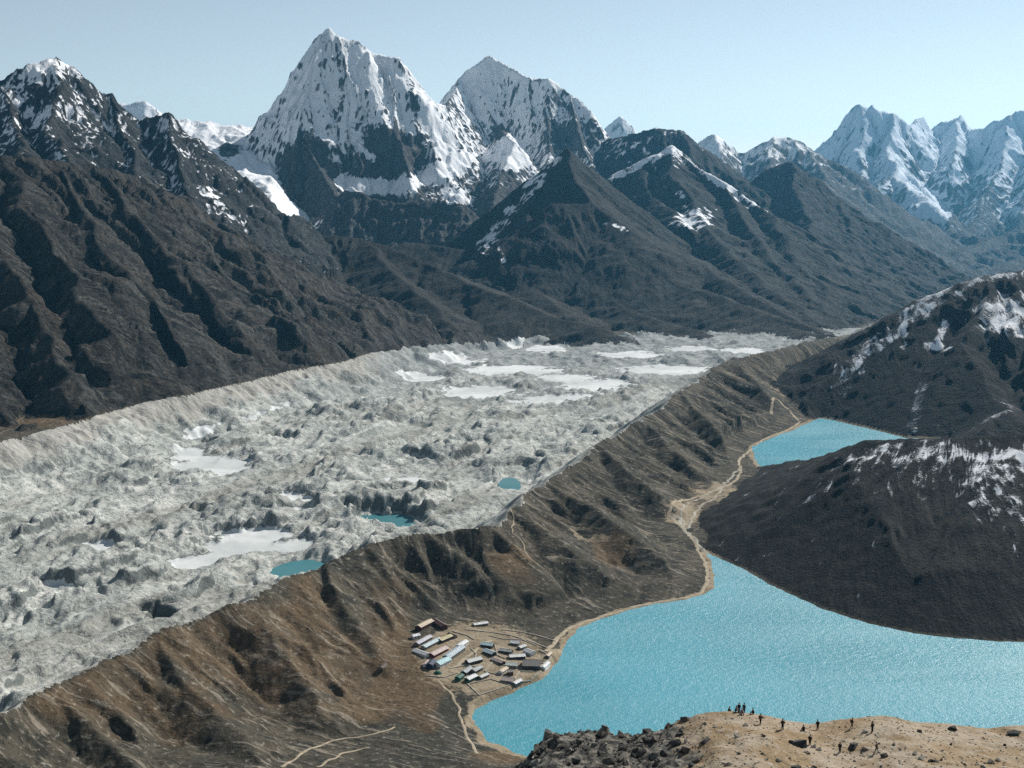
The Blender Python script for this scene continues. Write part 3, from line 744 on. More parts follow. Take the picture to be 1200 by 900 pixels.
# ------------------------------------------------------------------ materials
class NT:
    def __init__(self, name):
        self.m = bpy.data.materials.new(name)
        self.m.use_nodes = True
        self.t = self.m.node_tree
        self.t.nodes.clear()
        self.out = self.t.nodes.new('ShaderNodeOutputMaterial')

    def n(self, typ, **kw):
        nd = self.t.nodes.new(typ)
        for k, v in kw.items():
            setattr(nd, k, v)
        return nd

    def l(self, a, b):
        self.t.links.new(a, b)

    def val(self, sock, v):
        if isinstance(v, bpy.types.NodeSocket):
            self.l(v, sock)
        elif isinstance(v, (tuple, list)) and len(v) == 3 and sock.type == 'RGBA':
            sock.default_value = (*v, 1)
        else:
            sock.default_value = v

    def math(self, op, a, b=0.0, c=0.0, clamp=False):
        nd = self.n('ShaderNodeMath', operation=op, use_clamp=clamp)
        self.val(nd.inputs[0], a)
        self.val(nd.inputs[1], b)
        self.val(nd.inputs[2], c)
        return nd.outputs[0]

    def mix(self, fac, a, b, typ='MIX'):
        nd = self.n('ShaderNodeMix', data_type='RGBA', blend_type=typ)
        self.val(nd.inputs[0], fac)
        self.val(nd.inputs[6], a)
        self.val(nd.inputs[7], b)
        return nd.outputs[2]

    def attr(self, name):
        return self.n('ShaderNodeAttribute', attribute_name=name)

    def noise(self, vec, scale, detail=4.0, rough=.55, dist=0.0):
        nd = self.n('ShaderNodeTexNoise')
        if vec is not None:
            self.l(vec, nd.inputs['Vector'])
        nd.inputs['Scale'].default_value = scale
        nd.inputs['Detail'].default_value = detail
        nd.inputs['Roughness'].default_value = rough
        nd.inputs['Distortion'].default_value = dist
        return nd.outputs['Fac']

    def scale(self, vec, s):
        nd = self.n('ShaderNodeMapping')
        self.l(vec, nd.inputs[0])
        nd.inputs['Scale'].default_value = s
        return nd.outputs[0]

    def step(self, x, a, b):
        nd = self.n('ShaderNodeMapRange', interpolation_type='SMOOTHSTEP')
        self.val(nd.inputs[0], x)
        nd.inputs[1].default_value = a
        nd.inputs[2].default_value = b
        return nd.outputs[0]

    def pos(self):
        return self.n('ShaderNodeNewGeometry').outputs['Position']

    def bump(self, h, dist, strength=1.0, normal=None):
        nd = self.n('ShaderNodeBump')
        nd.inputs['Strength'].default_value = strength
        nd.inputs['Distance'].default_value = dist
        self.l(h, nd.inputs['Height'])
        if normal is not None:
            self.l(normal, nd.inputs['Normal'])
        return nd.outputs[0]

    def bsdf(self, col, rough=.9, normal=None, spec=.2):
        nd = self.n('ShaderNodeBsdfPrincipled')
        self.val(nd.inputs['Base Color'], col)
        self.val(nd.inputs['Roughness'], rough)
        nd.inputs['Specular IOR Level'].default_value = spec
        if normal is not None:
            self.l(normal, nd.inputs['Normal'])
        self.l(nd.outputs[0], self.out.inputs[0])
        return nd


def rock_mat(name, c1, c2, c3, lam, streak, bump=1.0, snowcol=(.88, .89, .91), sharp=.14, speck=1.0, snl=None):
    """rock in three tones, streaked down the fall line, with snow where the survey field says so"""
    k = NT(name)
    p = k.pos()
    at = k.attr('mask')
    sep = k.n('ShaderNodeSeparateColor')
    k.l(at.outputs['Color'], sep.inputs[0])
    flow = k.attr('flow').outputs['Vector']
    big = k.noise(p, 1 / (lam * 4), 5, .6)
    fine = k.noise(p, 1 / (lam * .35), 6, .65)
    st = k.noise(k.scale(flow, (1 / streak, 1 / (streak * 9), 1)), 1.0, 5, .6, .4)
    st2 = k.noise(k.scale(flow, (1 / (streak * .3), 1 / (streak * 4), 1)), 1.0, 4, .6, .3)
    col = k.mix(k.step(st, .42, .60), c1, c2)
    col = k.mix(k.step(big, .45, .68), col, c3)
    col = k.mix(k.math('MULTIPLY', k.step(st2, .58, .68), .8), col, tuple(v * 1.6 for v in c2))
    col = k.mix(k.math('MULTIPLY', k.step(fine, .50, .62), .75), col, k.mix(.6, c1, (0.0, 0.0, 0.0)))
    col = k.mix(k.math('MULTIPLY', k.step(fine, .44, .34), .6), col, tuple(v * 1.9 for v in c2))
    sfine = k.noise(p, 1 / snl, 5, .62) if snl else fine
    s = k.math('ADD', sep.outputs[0], k.math('MULTIPLY', k.math('SUBTRACT', sfine, .5), 1.1 * speck))
    s = k.math('ADD', s, k.math('MULTIPLY', k.math('SUBTRACT', st2, .5), (2.0 if snl else 1.0) * speck))
    s = k.math('ADD', s, k.math('MULTIPLY', k.math('SUBTRACT', st, .5), 1.0 * speck))
    sn = k.step(s, .5 - sharp, .5 + sharp)
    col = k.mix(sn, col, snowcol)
    hgt = k.math('ADD', k.math('MULTIPLY', fine, .6), k.math('ADD', k.math('MULTIPLY', st2, .5), k.math('MULTIPLY', st, .8)))
    hgt = k.math('MULTIPLY', hgt, k.math('SUBTRACT', 1.0, k.math('MULTIPLY', sn, .75)))
    nrm = k.bump(hgt, lam * .55 * bump, 1.0)
    k.bsdf(col, .92, nrm, .15)
    return k.m


def valley_mat(name):
    k = NT(name)
    p = k.pos()
    at = k.attr('mask')
    sep = k.n('ShaderNodeSeparateColor')
    k.l(at.outputs['Color'], sep.inputs[0])
    sand, rust = sep.outputs[1], sep.outputs[2]
    flow = k.attr('flow').outputs['Vector']
    big = k.noise(p, 1 / 160, 5, .6)
    mid = k.noise(p, 1 / 34, 5, .62)
    fine = k.noise(p, 1 / 7, 6, .68)
    st = k.noise(k.scale(flow, (1 / 9, 1 / 70, 1)), 1.0, 5, .62, .5)
    col = k.mix(k.step(big, .38, .62), (.050, .048, .038), (.086, .074, .054))
    col = k.mix(k.step(mid, .48, .64), col, (.030, .030, .024))
    rn = k.math('ADD', rust, k.math('MULTIPLY', k.math('SUBTRACT', mid, .5), .9))
    col = k.mix(k.math('MULTIPLY', k.step(rn, .3, .95), .85), col, (.132, .090, .052))
    col = k.mix(k.math('MULTIPLY', k.step(st, .54, .66), .7), col, (.29, .25, .195))
    col = k.mix(k.math('MULTIPLY', k.step(fine, .56, .68), .65), col, (.34, .31, .255))
    col = k.mix(k.math('MULTIPLY', k.step(fine, .46, .36), .7), col, (.026, .024, .017))
    sn = k.math('ADD', sand, k.math('MULTIPLY', k.math('SUBTRACT', fine, .5), 1.3))
    sc_ = k.mix(k.step(mid, .4, .65), (.33, .27, .19), (.22, .175, .115))
    col = k.mix(k.step(sn, .32, .62), col, sc_)
    h = k.math('ADD', k.math('MULTIPLY', fine, .6), k.math('ADD', k.math('MULTIPLY', st, .5), mid))
    k.bsdf(col, .95, k.bump(h, 4.5), .1)
    return k.m


def glacier_mat(name):
    k = NT(name)
    p = k.pos()
    at = k.attr('mask')
    sep = k.n('ShaderNodeSeparateColor')
    k.l(at.outputs['Color'], sep.inputs[0])
    snow, inner = sep.outputs[0], at.outputs['Alpha']
    flow = k.attr('flow').outputs['Vector']
    big = k.noise(p, 1 / 190, 4, .6)
    mid = k.noise(p, 1 / 40, 5, .62, .6)
    fine = k.noise(p, 1 / 9, 6, .7)
    col = k.mix(k.step(big, .36, .64), (.37, .385, .355), (.50, .505, .465))
    col = k.mix(k.math('MULTIPLY', k.step(mid, .52, .68), .7), col, (.25, .28, .265))
    col = k.mix(k.math('MULTIPLY', k.step(fine, .54, .66), .8), col, (.11, .125, .118))
    col = k.mix(k.math('MULTIPLY', k.step(fine, .44, .30), .5), col, (.66, .68, .65))
    mp = k.n('ShaderNodeMapping')
    k.l(p, mp.inputs[0])
    mp.inputs['Rotation'].default_value = (0, 0, R(-62))
    sv = k.scale(mp.outputs[0], (1 / 300, 1 / 26, 1 / 40))
    stk = k.noise(sv, 1.0, 5, .62, 1.1)
    col = k.mix(k.math('MULTIPLY', k.step(stk, .55, .66), .65), col, (.66, .66, .61))
    col = k.mix(k.math('MULTIPLY', k.step(stk, .42, .34), .5), col, (.27, .275, .25))
    band = k.noise(k.scale(mp.outputs[0], (1 / 1100, 1 / 120, 1 / 200)), 1.0, 4, .6, 1.2)
    col = k.mix(k.math('MULTIPLY', k.step(band, .50, .62), .6), col, (.265, .255, .22))
    crk = k.math('ABSOLUTE', k.math('SUBTRACT', k.noise(k.scale(mp.outputs[0], (1 / 90, 1 / 34, 1 / 60)), 1.0, 5, .7, .8), .5))
    col = k.mix(k.math('MULTIPLY', k.step(crk, .016, .004), .6), col, (.10, .11, .105))
    col = k.mix(k.math('MULTIPLY', sep.outputs[2], .65), col, k.mix(k.step(mid, .4, .6), (.30, .32, .32), (.17, .185, .185)))
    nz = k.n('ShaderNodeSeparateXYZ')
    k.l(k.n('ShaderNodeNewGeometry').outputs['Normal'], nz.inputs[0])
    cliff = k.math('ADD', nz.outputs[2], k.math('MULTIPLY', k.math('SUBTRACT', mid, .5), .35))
    col = k.mix(k.math('MULTIPLY', k.step(cliff, .80, .66), .8), col, (.085, .10, .098))   # steep faces darkened: wet ice, plus cliff shade put into the colour
    st = k.noise(k.scale(flow, (1 / 10, 1 / 90, 1)), 1.0, 5, .6, .6)
    wall = k.mix(k.step(st, .40, .62), (.43, .41, .365), (.26, .25, .225))
    col = k.mix(k.math('MULTIPLY', k.step(inner, .2, .75), .9), col, wall)
    s = k.math('ADD', snow, k.math('MULTIPLY', k.math('SUBTRACT', fine, .5), 1.3))
    col = k.mix(k.step(s, .34, .78), col, k.mix(k.step(big, .4, .62), (.68, .695, .68), (.52, .54, .53)))
    h = k.math('ADD', k.math('MULTIPLY', fine, .6), k.math('MULTIPLY', mid, 1.4))
    keep = k.math('SUBTRACT', 1.0, k.step(s, .45, .6))
    k.bsdf(col, .93, k.bump(k.math('MULTIPLY', h, keep), 6.0), .15)
    return k.m


def lake_mat(name, col, rip=1.0, sheen=.66):
    k = NT(name)
    p = k.pos()
    big = k.noise(p, 1 / 260, 4, .6)
    c = k.mix(k.step(big, .35, .65), col, tuple(v * 1.12 for v in col))
    w1 = k.noise(k.scale(p, (1 / 2.2, 1 / 4.0, 1)), 1.0, 4, .65)
    w2 = k.noise(k.scale(p, (1 / 11, 1 / 7, 1)), 1.0, 3, .6, .5)
    h = k.math('ADD', k.math('MULTIPLY', w1, .5), k.math('MULTIPLY', w2, 1.0))
    wind = k.noise(k.scale(p, (1 / 420, 1 / 90, 1)), 1.0, 4, .6, .8)
    rgh = k.math('ADD', .34, k.math('MULTIPLY', k.step(wind, .35, .65), .10))
    df = k.n('ShaderNodeBsdfDiffuse')          # light scattered back by the rock flour in the water
    k.l(c, df.inputs['Color'])
    gl = k.n('ShaderNodeBsdfAnisotropic')      # the rippled surface
    k.l(rgh, gl.inputs['Roughness'])
    k.l(k.bump(h, 2.8 * rip), gl.inputs['Normal'])
    fr = k.n('ShaderNodeFresnel')
    fr.inputs['IOR'].default_value = 1.33
    k.l(k.bump(h, 1.2 * rip), fr.inputs['Normal'])
    mx = k.n('ShaderNodeMixShader')
    k.l(k.math('MULTIPLY', fr.outputs[0], sheen), mx.inputs[0])
    k.l(df.outputs[0], mx.inputs[1])
    k.l(gl.outputs[0], mx.inputs[2])
    k.l(mx.outputs[0], k.out.inputs[0])
    return k.m


MATS = {
    'valley_floor': valley_mat('moraine_earth'),
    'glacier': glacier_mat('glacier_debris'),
    'dark_hill': rock_mat('dark_heath_hill', (.010, .010, .009), (.019, .018, .016), (.024, .022, .018), 14, 9, .8, sharp=.34, speck=1.7, snl=4),
    'crag_hill': rock_mat('dark_crag_rock', (.008, .009, .009), (.017, .017, .016), (.013, .013, .011), 22, 12, 1.2, sharp=.34, speck=1.6, snl=7),
    'left_flank': rock_mat('brown_flank_rock', (.016, .016, .014), (.066, .063, .055), (.050, .040, .030), 30, 16, 1.0),
    'left_peak': rock_mat('grey_peak_rock', (0.025, 0.028, 0.030), (0.051, 0.054, 0.053), (0.034, 0.036, 0.036), 34, 20, 1.0, sharp=.2),
    'snow_pass': rock_mat('pass_rock', (.06, .06, .06), (.12, .12, .12), (.08, .08, .08), 60, 40, 1.0, sharp=.26, speck=.6),
    'twin_peak': rock_mat('twin_peak_rock', (.050, .052, .055), (.10, .10, .10), (.07, .07, .07), 42, 26, 1.0, sharp=.26, speck=.6),
    'flat_peak': rock_mat('flat_peak_rock', (.06, .062, .065), (.11, .11, .11), (.08, .08, .08), 46, 28, 1.0, sharp=.26, speck=.6),
    'dark_pyramid': rock_mat('pyramid_rock', (.010, .011, .011), (.026, .026, .024), (.020, .019, .016), 38, 20, .6, sharp=.16),
    'snow_crest_ridge': rock_mat('ridge_rock', (.010, .012, .012), (.032, .034, .031), (.020, .021, .018), 44, 22, .55, sharp=.14),
    'blue_ridge': rock_mat('far_ridge_rock', (.009, .011, .013), (.026, .029, .030), (.016, .018, .019), 50, 22, .55, sharp=.16),
    'far_spire': rock_mat('spire_rock', (.08, .08, .08), (.14, .14, .14), (.1, .1, .1), 120, 80, 1.0, sharp=.26, speck=.6),
    'far_blue_range': rock_mat('far_range_rock', (.05, .05, .055), (.09, .09, .09), (.07, .07, .07), 80, 50, 1.0, sharp=.26, speck=.6),
    'far_massif': rock_mat('far_massif_rock', (.05, .05, .055), (.09, .09, .09), (.07, .07, .07), 110, 60, 1.0, snowcol=(.66, .72, .80), sharp=.26, speck=.6),  # snow dulled and tinted blue, distance haze put into its colour
    'foothills': rock_mat('foothill_heath', (.020, .020, .018), (.050, .047, .040), (.034, .031, .026), 30, 14, .8),
}

# ------------------------------------------------------------------ one welded terrain sheet, cut into its hills
ALL = [V] + LAYERS
az = np.linspace(R(-27.5), R(27.5), 900)
rr = [850.0]
while rr[-1] < 26000:
    r_ = rr[-1]
    rr.append(r_ + (0.0031 * r_ if r_ < 4700 else 14.0 if r_ < 11300 else 45.0))
rr = np.array(rr)
AZ, RR = np.meshgrid(az, rr)
GX = (np.sin(AZ) * RR).astype(f32)
GY = (np.cos(AZ) * RR).astype(f32)
NR, NC = GX.shape
base = -60 - 640 * sstep(5400, 11500, GY)
GH = base.astype(f32)
GL = np.full(GX.shape, 0, np.int16)
MASK = np.zeros((NR, NC, 4), f32)
FLOW = np.zeros((NR, NC, 2), f32)
MASK[..., 0] = -1.5
vfade = sstep(6150, 5500, GY)
for i, L in enumerate(ALL):
    ins = L.inside(GX, GY)
    x, y = GX[ins], GY[ins]
    h = L.sample(L.H, x, y)
    if i == 0:
        h = h * vfade[ins] + (base[ins] + 8 * fbm(x / 200, y / 200, 3, 5)) * (1 - vfade[ins])
    g = GH[ins]
    if L.name in ('dark_hill', 'crag_hill'):
        s1 = V.sample(sd1, x, y)
        s2 = V.sample(sd2, x, y)
        lim = np.minimum(np.where(s1 < 0, -20, -.6 + 0.45 * s1 + .0006 * s1 ** 2), np.where(s2 < 0, -30, -11.7 + 0.60 * s2))
        h = np.minimum(h, lim)
        if L.name == 'dark_hill':
            dr, _, _ = line_sd(x, y, [G(905, 532, 0), G(868, 560, 4), G(836, 586, 4), G(806, 606, 4), G(808, 626, 3), G(826, 645, 2), G(832, 655, 0)])
            dr = -dr + 8 * noise(x / 30, y / 30, 3)
            h = np.minimum(h, np.where(dr > 0, 1 + .38 * dr + .0006 * dr * dr, -99))
        h = np.where(y > 6000, -900, h)
    if L.name == 'snow_pass':
        h = h - 0.9 * np.maximum(0, x + 0.186 * y)
    if L.name == 'left_flank':
        dl = V.sample(dL, x, y)
        zl = V.sample(zL, x, y)
        e_ = -dl - 22 + 40 * fbm(x / 130, y / 130, 3, 66)
        lim = np.where(dl > -14, -900, zl - 18 + 0.62 * e_ + .0012 * e_ * np.abs(e_))
        h = np.where(V.inside(x, y), np.minimum(h, lim), h)
    m = h > g
    idx = np.flatnonzero(ins.ravel())[m]
    GH.ravel()[idx] = h[m]
    GL.ravel()[idx] = i
    xm, ym = x[m], y[m]
    if i == 0:
        MASK.reshape(-1, 4)[idx] = np.stack([V.sample(V.snow, xm, ym), V.sample(V.sand, xm, ym), V.sample(V.rust, xm, ym), V.sample(V.inner, xm, ym)], 1)
        FLOW.reshape(-1, 2)[idx] = np.stack([V.sample(V.flowT, xm, ym), V.sample(V.flowD, xm, ym)], 1)
    else:
        MASK.reshape(-1, 4)[idx, 0] = L.sample(L.snow, xm, ym)
        FLOW.reshape(-1, 2)[idx] = np.stack([L.sample(L.T, xm, ym), L.sample(L.D, xm, ym)], 1)


def terrain_z(x, y):
    """height of the finished sheet"""
    x = np.atleast_1d(np.asarray(x, float))
    y = np.atleast_1d(np.asarray(y, float))
    a = (np.arctan2(x, y) - az[0]) / (az[1] - az[0])
    r = np.hypot(x, y)
    j = np.clip(np.searchsorted(rr, r) - 1, 0, NR - 2)
    v = (r - rr[j]) / (rr[j + 1] - rr[j])
    i = np.clip(a.astype(int), 0, NC - 2)
    u = a - i
    return (GH[j, i] * (1 - u) + GH[j, i + 1] * u) * (1 - v) + (GH[j + 1, i] * (1 - u) + GH[j + 1, i + 1] * u) * v


CO = np.stack([GX, GY, GH], -1).reshape(-1, 3)
q = (np.arange(NR - 1)[:, None] * NC + np.arange(NC - 1)[None]).ravel()
QUADS = np.stack([q, q + 1, q + NC + 1, q + NC], 1)
lab = GL.ravel()[q]
icev = np.zeros(NR * NC, bool)
ins = V.inside(GX, GY).ravel()
icev[ins] = V.sample(V.ice, GX.ravel()[ins], GY.ravel()[ins]) > .5
icef = icev[q] & icev[q + 1] & icev[q + NC] & (lab == 0)


def sheet(name, sel, mat, label):
    qs = QUADS[sel]
    used, inv = np.unique(qs, return_inverse=True)
    inv = inv.reshape(qs.shape)
    me = bpy.data.meshes.new(name)
    nv, nf = len(used), len(qs)
    me.vertices.add(nv)
    me.vertices.foreach_set('co', CO[used].astype(f32).ravel())
    me.loops.add(nf * 4)
    me.loops.foreach_set('vertex_index', inv.ravel().astype(np.int32))
    me.polygons.add(nf)
    me.polygons.foreach_set('loop_start', (np.arange(nf) * 4).astype(np.int32))
    me.polygons.foreach_set('use_smooth', np.ones(nf, bool))
    me.update(calc_edges=True)
    a = me.attributes.new('mask', 'FLOAT_COLOR', 'POINT')
    a.data.foreach_set('color', MASK.reshape(-1, 4)[used].ravel())
    a = me.attributes.new('flow', 'FLOAT_VECTOR', 'POINT')
    fl = np.zeros((nv, 3), f32)
    fl[:, :2] = FLOW.reshape(-1, 2)[used]
    a.data.foreach_set('vector', fl.ravel())
    me.materials.append(mat)
    o = bpy.data.objects.new(name, me)
    sc.collection.objects.link(o)
    o['kind'] = 'structure'
    o['label'] = label
    return o


SHEETS = {
    'dark_hill': ('hill', 'dark heath hill with patchy snow on its crown between the two lakes'),
    'crag_hill': ('crag_hill', 'black craggy hill streaked with snow beyond the smaller lake'),
    'left_flank': ('mountain_flank', 'dark brown gullied mountain flank above the far edge of the glacier'),
    'left_peak': ('rock_peak', 'snow dusted dark rock peak rising over the brown mountain flank'),
    'snow_pass': ('snow_pass', 'bright snow covered pass below the tallest snow mountain'),
    'twin_peak': ('snow_mountain', 'tallest steep snow and rock mountain with a sharp pointed summit'),
    'flat_peak': ('snow_mountain', 'broad topped snow mountain with sheer rock walls beside the tallest one'),
    'dark_pyramid': ('pyramid_mountain', 'dark bare pyramid mountain with a snow gully on one side'),
    'snow_crest_ridge': ('mountain_ridge', 'dark ridge with a thin snow crest sloping down to the valley'),
    'blue_ridge': ('mountain_ridge', 'hazy blue grey ridge falling to the valley mouth'),
    'far_spire': ('far_mountains', 'small pale snow peaks far behind the nearer mountains'),
    'far_blue_range': ('far_mountains', 'blue hazy snow range in front of the far snow massif'),
    'far_massif': ('far_mountains', 'large far snow massif faded blue by haze'),
    'foothills': ('foothills', 'rounded bare brown foothills above the head of the glacier'),
}
sheet('moraine_terrain', (lab == 0) & ~icef, MATS['valley_floor'], 'brown moraine ridge and lake shore ground around the village')
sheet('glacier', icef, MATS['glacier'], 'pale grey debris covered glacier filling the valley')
for i, L in enumerate(LAYERS):
    nm, lb = SHEETS[L.name]
    if (lab == i + 1).any():
        sheet(nm, lab == i + 1, MATS[L.name], lb)


# ------------------------------------------------------------------ water
def flat_poly(name, pts, z, mat, label):
    me = bpy.data.meshes.new(name)
    me.from_pydata([(p[0], p[1], z) for p in pts], [], [list(range(len(pts)))])
    if me.polygons[0].normal.z < 0:
        me.flip_normals()
    me.materials.append(mat)
    o = bpy.data.objects.new(name, me)
    sc.collection.objects.link(o)
    o['kind'] = 'structure'
    o['label'] = label
    return o


def grow(poly, d):
    cx = sum(p[0] for p in poly) / len(poly)
    cy = sum(p[1] for p in poly) / len(poly)
    out = []
    n = len(poly)
    area = sum(poly[i][0] * poly[(i + 1) % n][1] - poly[(i + 1) % n][0] * poly[i][1] for i in range(n))
    s = 1 if area > 0 else -1
    for i in range(n):
        a, b, c = poly[i - 1], poly[i], poly[(i + 1) % n]
        tx, ty = c[0] - a[0], c[1] - a[1]
        l = math.hypot(tx, ty) + 1e-6
        out.append((b[0] + s * ty / l * d, b[1] - s * tx / l * d))
    return out


flat_poly('lake', grow(LAKE1, 6), 0.0, lake_mat('glacial_lake_water', (.050, .255, .320)), 'large turquoise lake below the village')
flat_poly('lake', grow(LAKE2, 8), -12.0, lake_mat('far_lake_water', (.040, .235, .30), .8, .36), 'smaller turquoise lake behind the dark hill')
flat_poly('pond', grow(LAKE3, 10), -20.0, lake_mat('pale_pond_water', (.16, .27, .31)), 'small pale grey blue pond beyond the smaller lake')
pm = lake_mat('meltwater', (.045, .17, .19), .4)
for (u, v, ru, rv, tl, pz), lb in zip(PONDS, ['teal meltwater pond on the glacier closest to the village', 'dark teal meltwater pond in the middle of the glacier', 'small pale turquoise pond against the moraine ridge',]):
    pts = []
    for a in range(28):
        t = a / 28 * 2 * math.pi
        du, dv = 1.22 * ru * math.cos(t), 1.22 * rv * math.sin(t)
        pts.append(G(u + du, v + dv + tl * du, -35))
    flat_poly('meltwater_pond', pts, pz - 2.6, pm, lb)

# ------------------------------------------------------------------ near hilltop
FG = [(380, 1010), (500, 945), (560, 905), (590, 893), (612, 880), (630, 866), (645, 859), (700, 857), (740, 850), (770, 847), (800, 840), (815, 834), (850, 832), (880, 835), (900, 839), (950, 847), (1000, 844), (1050, 847), (1090, 853),
      (1130, 859), (1170, 863), (1200, 864), (1300, 872), (1400, 884)]
FGY = 205.0
fgp = [P(px, py, FGY) for px, py in FG]
fgx = np.array([-400, -120] + [p[0] for p in fgp] + [300, 500])
fgz = np.array([fgp[0][2] - 330, fgp[0][2] - 75] + [p[2] for p in fgp] + [fgp[-1][2] - 60, fgp[-1][2] - 200])


def fg_h(x, y):
    x = np.asarray(x, float)
    y = np.asarray(y, float)
    yc = FGY + 5 * fbm(x / 30, x * 0 + 3.3, 2, 201) + 0.05 * x
    zc = np.interp(x, fgx, fgz)
    d = yc - y
    z = zc + np.where(d > 0, 0.13 * d - 0.0002 * d * d, 0.95 * d - 0.010 * np.clip(-d, 0, 6) ** 2)
    crag = sstep(34, 20, x) * sstep(-30, 2, x)
    am = np.exp(-np.clip(-d, 0, 400) / 12)
    z = z + am * (0.45 * fbm(x / 14, y / 14, 3, 202) + 0.16 * fbm(x / 3.2, y / 3.2, 3, 203) + crag * (2.0 * (ridged(x / 8, y / 10, 3, 204) - .62) + .8 * (ridged(x / 2.6, y / 3.2, 3, 205) - .5)))
    return z


fy = np.concatenate([np.arange(120, 156, 3.0), np.arange(156, 216, .42), np.arange(216, 240, 2.), np.arange(240, 760, 20.)])
fx = np.concatenate([np.arange(-400, -34, 12.), np.arange(-34, 106, .45), np.arange(106, 420, 8.)])
FX, FY = np.meshgrid(fx, fy)
FZ = fg_h(FX, FY)
ny_, nx_ = FX.shape
me = bpy.data.meshes.new('hilltop')
q = (np.arange(ny_ - 1)[:, None] * nx_ + np.arange(nx_ - 1)[None]).ravel()
qs = np.stack([q, q + 1, q + nx_ + 1, q + nx_], 1)
me.vertices.add(nx_ * ny_)
me.vertices.foreach_set('co', np.stack([FX, FY, FZ], -1).astype(f32).ravel())
me.loops.add(len(qs) * 4)
me.loops.foreach_set('vertex_index', qs.ravel().astype(np.int32))
me.polygons.add(len(qs))
me.polygons.foreach_set('loop_start', (np.arange(len(qs)) * 4).astype(np.int32))
me.polygons.foreach_set('use_smooth', np.ones(len(qs), bool))
me.update(calc_edges=True)
at = me.attributes.new('mask', 'FLOAT_COLOR', 'POINT')
cr = sstep(33, 22, FX + 4 * fbm(FX / 9, FY / 9, 2, 206))
col = np.zeros((ny_ * nx_, 4), f32)
col[:, 0] = cr.ravel()
at.data.foreach_set('color', col.ravel())
k = NT('hilltop_gravel')
p = k.pos()
sep = k.n('ShaderNodeSeparateColor')
k.l(k.attr('mask').outputs['Color'], sep.inputs[0])
n1 = k.noise(p, 1 / 9, 5, .6)
n2 = k.noise(p, 1 / 1.6, 6, .7)
n3 = k.noise(p, 1 / .55, 5, .7)
col = k.mix(k.step(n1, .4, .62), (.30, .225, .145), (.36, .30, .225))
col = k.mix(k.math('MULTIPLY', k.step(n1, .52, .40), .45), col, (.23, .155, .075))
col = k.mix(k.math('MULTIPLY', k.step(n2, .54, .68), .75), col, (.42, .38, .32))
col = k.mix(k.math('MULTIPLY', k.step(n2, .46, .36), .6), col, (.14, .11, .075))
rk = k.mix(k.step(n2, .40, .62), (.045, .045, .042), (.21, .195, .165))
cm = k.math('ADD', sep.outputs[0], k.math('MULTIPLY', k.math('SUBTRACT', n2, .5), 1.2))
col = k.mix(k.step(cm, .45, .65), col, rk)
k.bsdf(col, .95, k.bump(k.math('ADD', n2, k.math('MULTIPLY', n3, .4)), .5), .1)
me.materials.append(k.m)
o = bpy.data.objects.new('hilltop', me)
sc.collection.objects.link(o)
o['kind'] = 'structure'
o['label'] = 'tan gravel hilltop with a dark rock outcrop above the lake'


def fg_hit(px, py):
    dx, dy, dz = ray(px, py)
    Yv = np.linspace(130, 260, 2600)
    kk = Yv / dy
    below = (CAM_Z + dz * kk) < fg_h(dx * kk, Yv)
    i = int(np.argmax(below)) if below.any() else None
    if i is None:
        yv = FGY
        return (dx * yv / dy, yv, float(fg_h(dx * yv / dy, yv)))
    x, y = dx * kk[i], Yv[i]
    return (float(x), float(y), float(fg_h(x, y)))


def link(name, me, parent=None, loc=None, rot=None, scale=None):
    o = bpy.data.objects.new(name, me)
    sc.collection.objects.link(o)
    if parent is not None:
        o.parent = parent
    if loc is not None:
        o.location = loc
    if rot is not None:
        o.rotation_euler = rot
    if scale is not None:
        o.scale = scale
    return o


def tag(o, label, cat, group=None):
    o['label'] = label
    o['category'] = cat
    if group:
        o['group'] = group
    return o


def plain(name, col, rough=.8, var=.25, scale=.6, spec=.2, metal=0.0):
    k = NT(name)
    tc = k.n('ShaderNodeTexCoord').outputs['Object']
    n = k.noise(tc, scale, 4, .6)
    c = k.mix(k.step(n, .3, .7), tuple(v * (1 - var) for v in col), tuple(min(1, v * (1 + var * .6)) for v in col))
    b = k.bsdf(c, rough, None, spec)
    b.inputs['Metallic'].default_value = metal
    return k.m


# ------------------------------------------------------------------ boulders
rng = random.Random(5)


def rock_mesh(name, seed, mat):
    """an angular block: the hull of a few points in a squashed box"""
    r = random.Random(seed)
    bm = bmesh.new()
    for _ in range(15):
        v = Vector((r.uniform(-1, 1), r.uniform(-1, 1), r.uniform(-1, 1)))
        if v.length > 1.25:
            v *= 1.1 / v.length
        bm.verts.new((v.x, v.y, v.z))
    res = bmesh.ops.convex_hull(bm, input=bm.verts)
    bmesh.ops.delete(bm, geom=[v for v in bm.verts if not v.link_faces], context='VERTS')
    me = bpy.data.meshes.new(name)
    bm.to_mesh(me)
    bm.free()
    me.materials.append(mat)
    return me


def stone_mat(name, a, b):
    k = NT(name)
    tc = k.n('ShaderNodeTexCoord').outputs['Object']
    n1 = k.noise(tc, 1.4, 5, .65)
    n2 = k.noise(tc, 6, 5, .7)
    c = k.mix(k.step(n1, .36, .64), a, b)
    c = k.mix(k.math('MULTIPLY', k.step(n2, .58, .7), .6), c, tuple(min(.6, v * 2.2) for v in b))
    k.bsdf(c, .9, k.bump(n2, .12), .2)
    return k.m


dark_stone = stone_mat('dark_lichen_rock', (.036, .037, .036), (.088, .086, .078))
pale_stone = stone_mat('pale_rock', (.20, .175, .14), (.34, .31, .265))
mid_stone = stone_mat('grey_brown_rock', (.07, .062, .052), (.16, .14, .115))
ROCKS = {k: [rock_mesh('boulder', i * 7 + j, m) for j in range(6)] for i, (k, m) in enumerate((('dark', dark_stone), ('pale', pale_stone), ('mid', mid_stone)))}


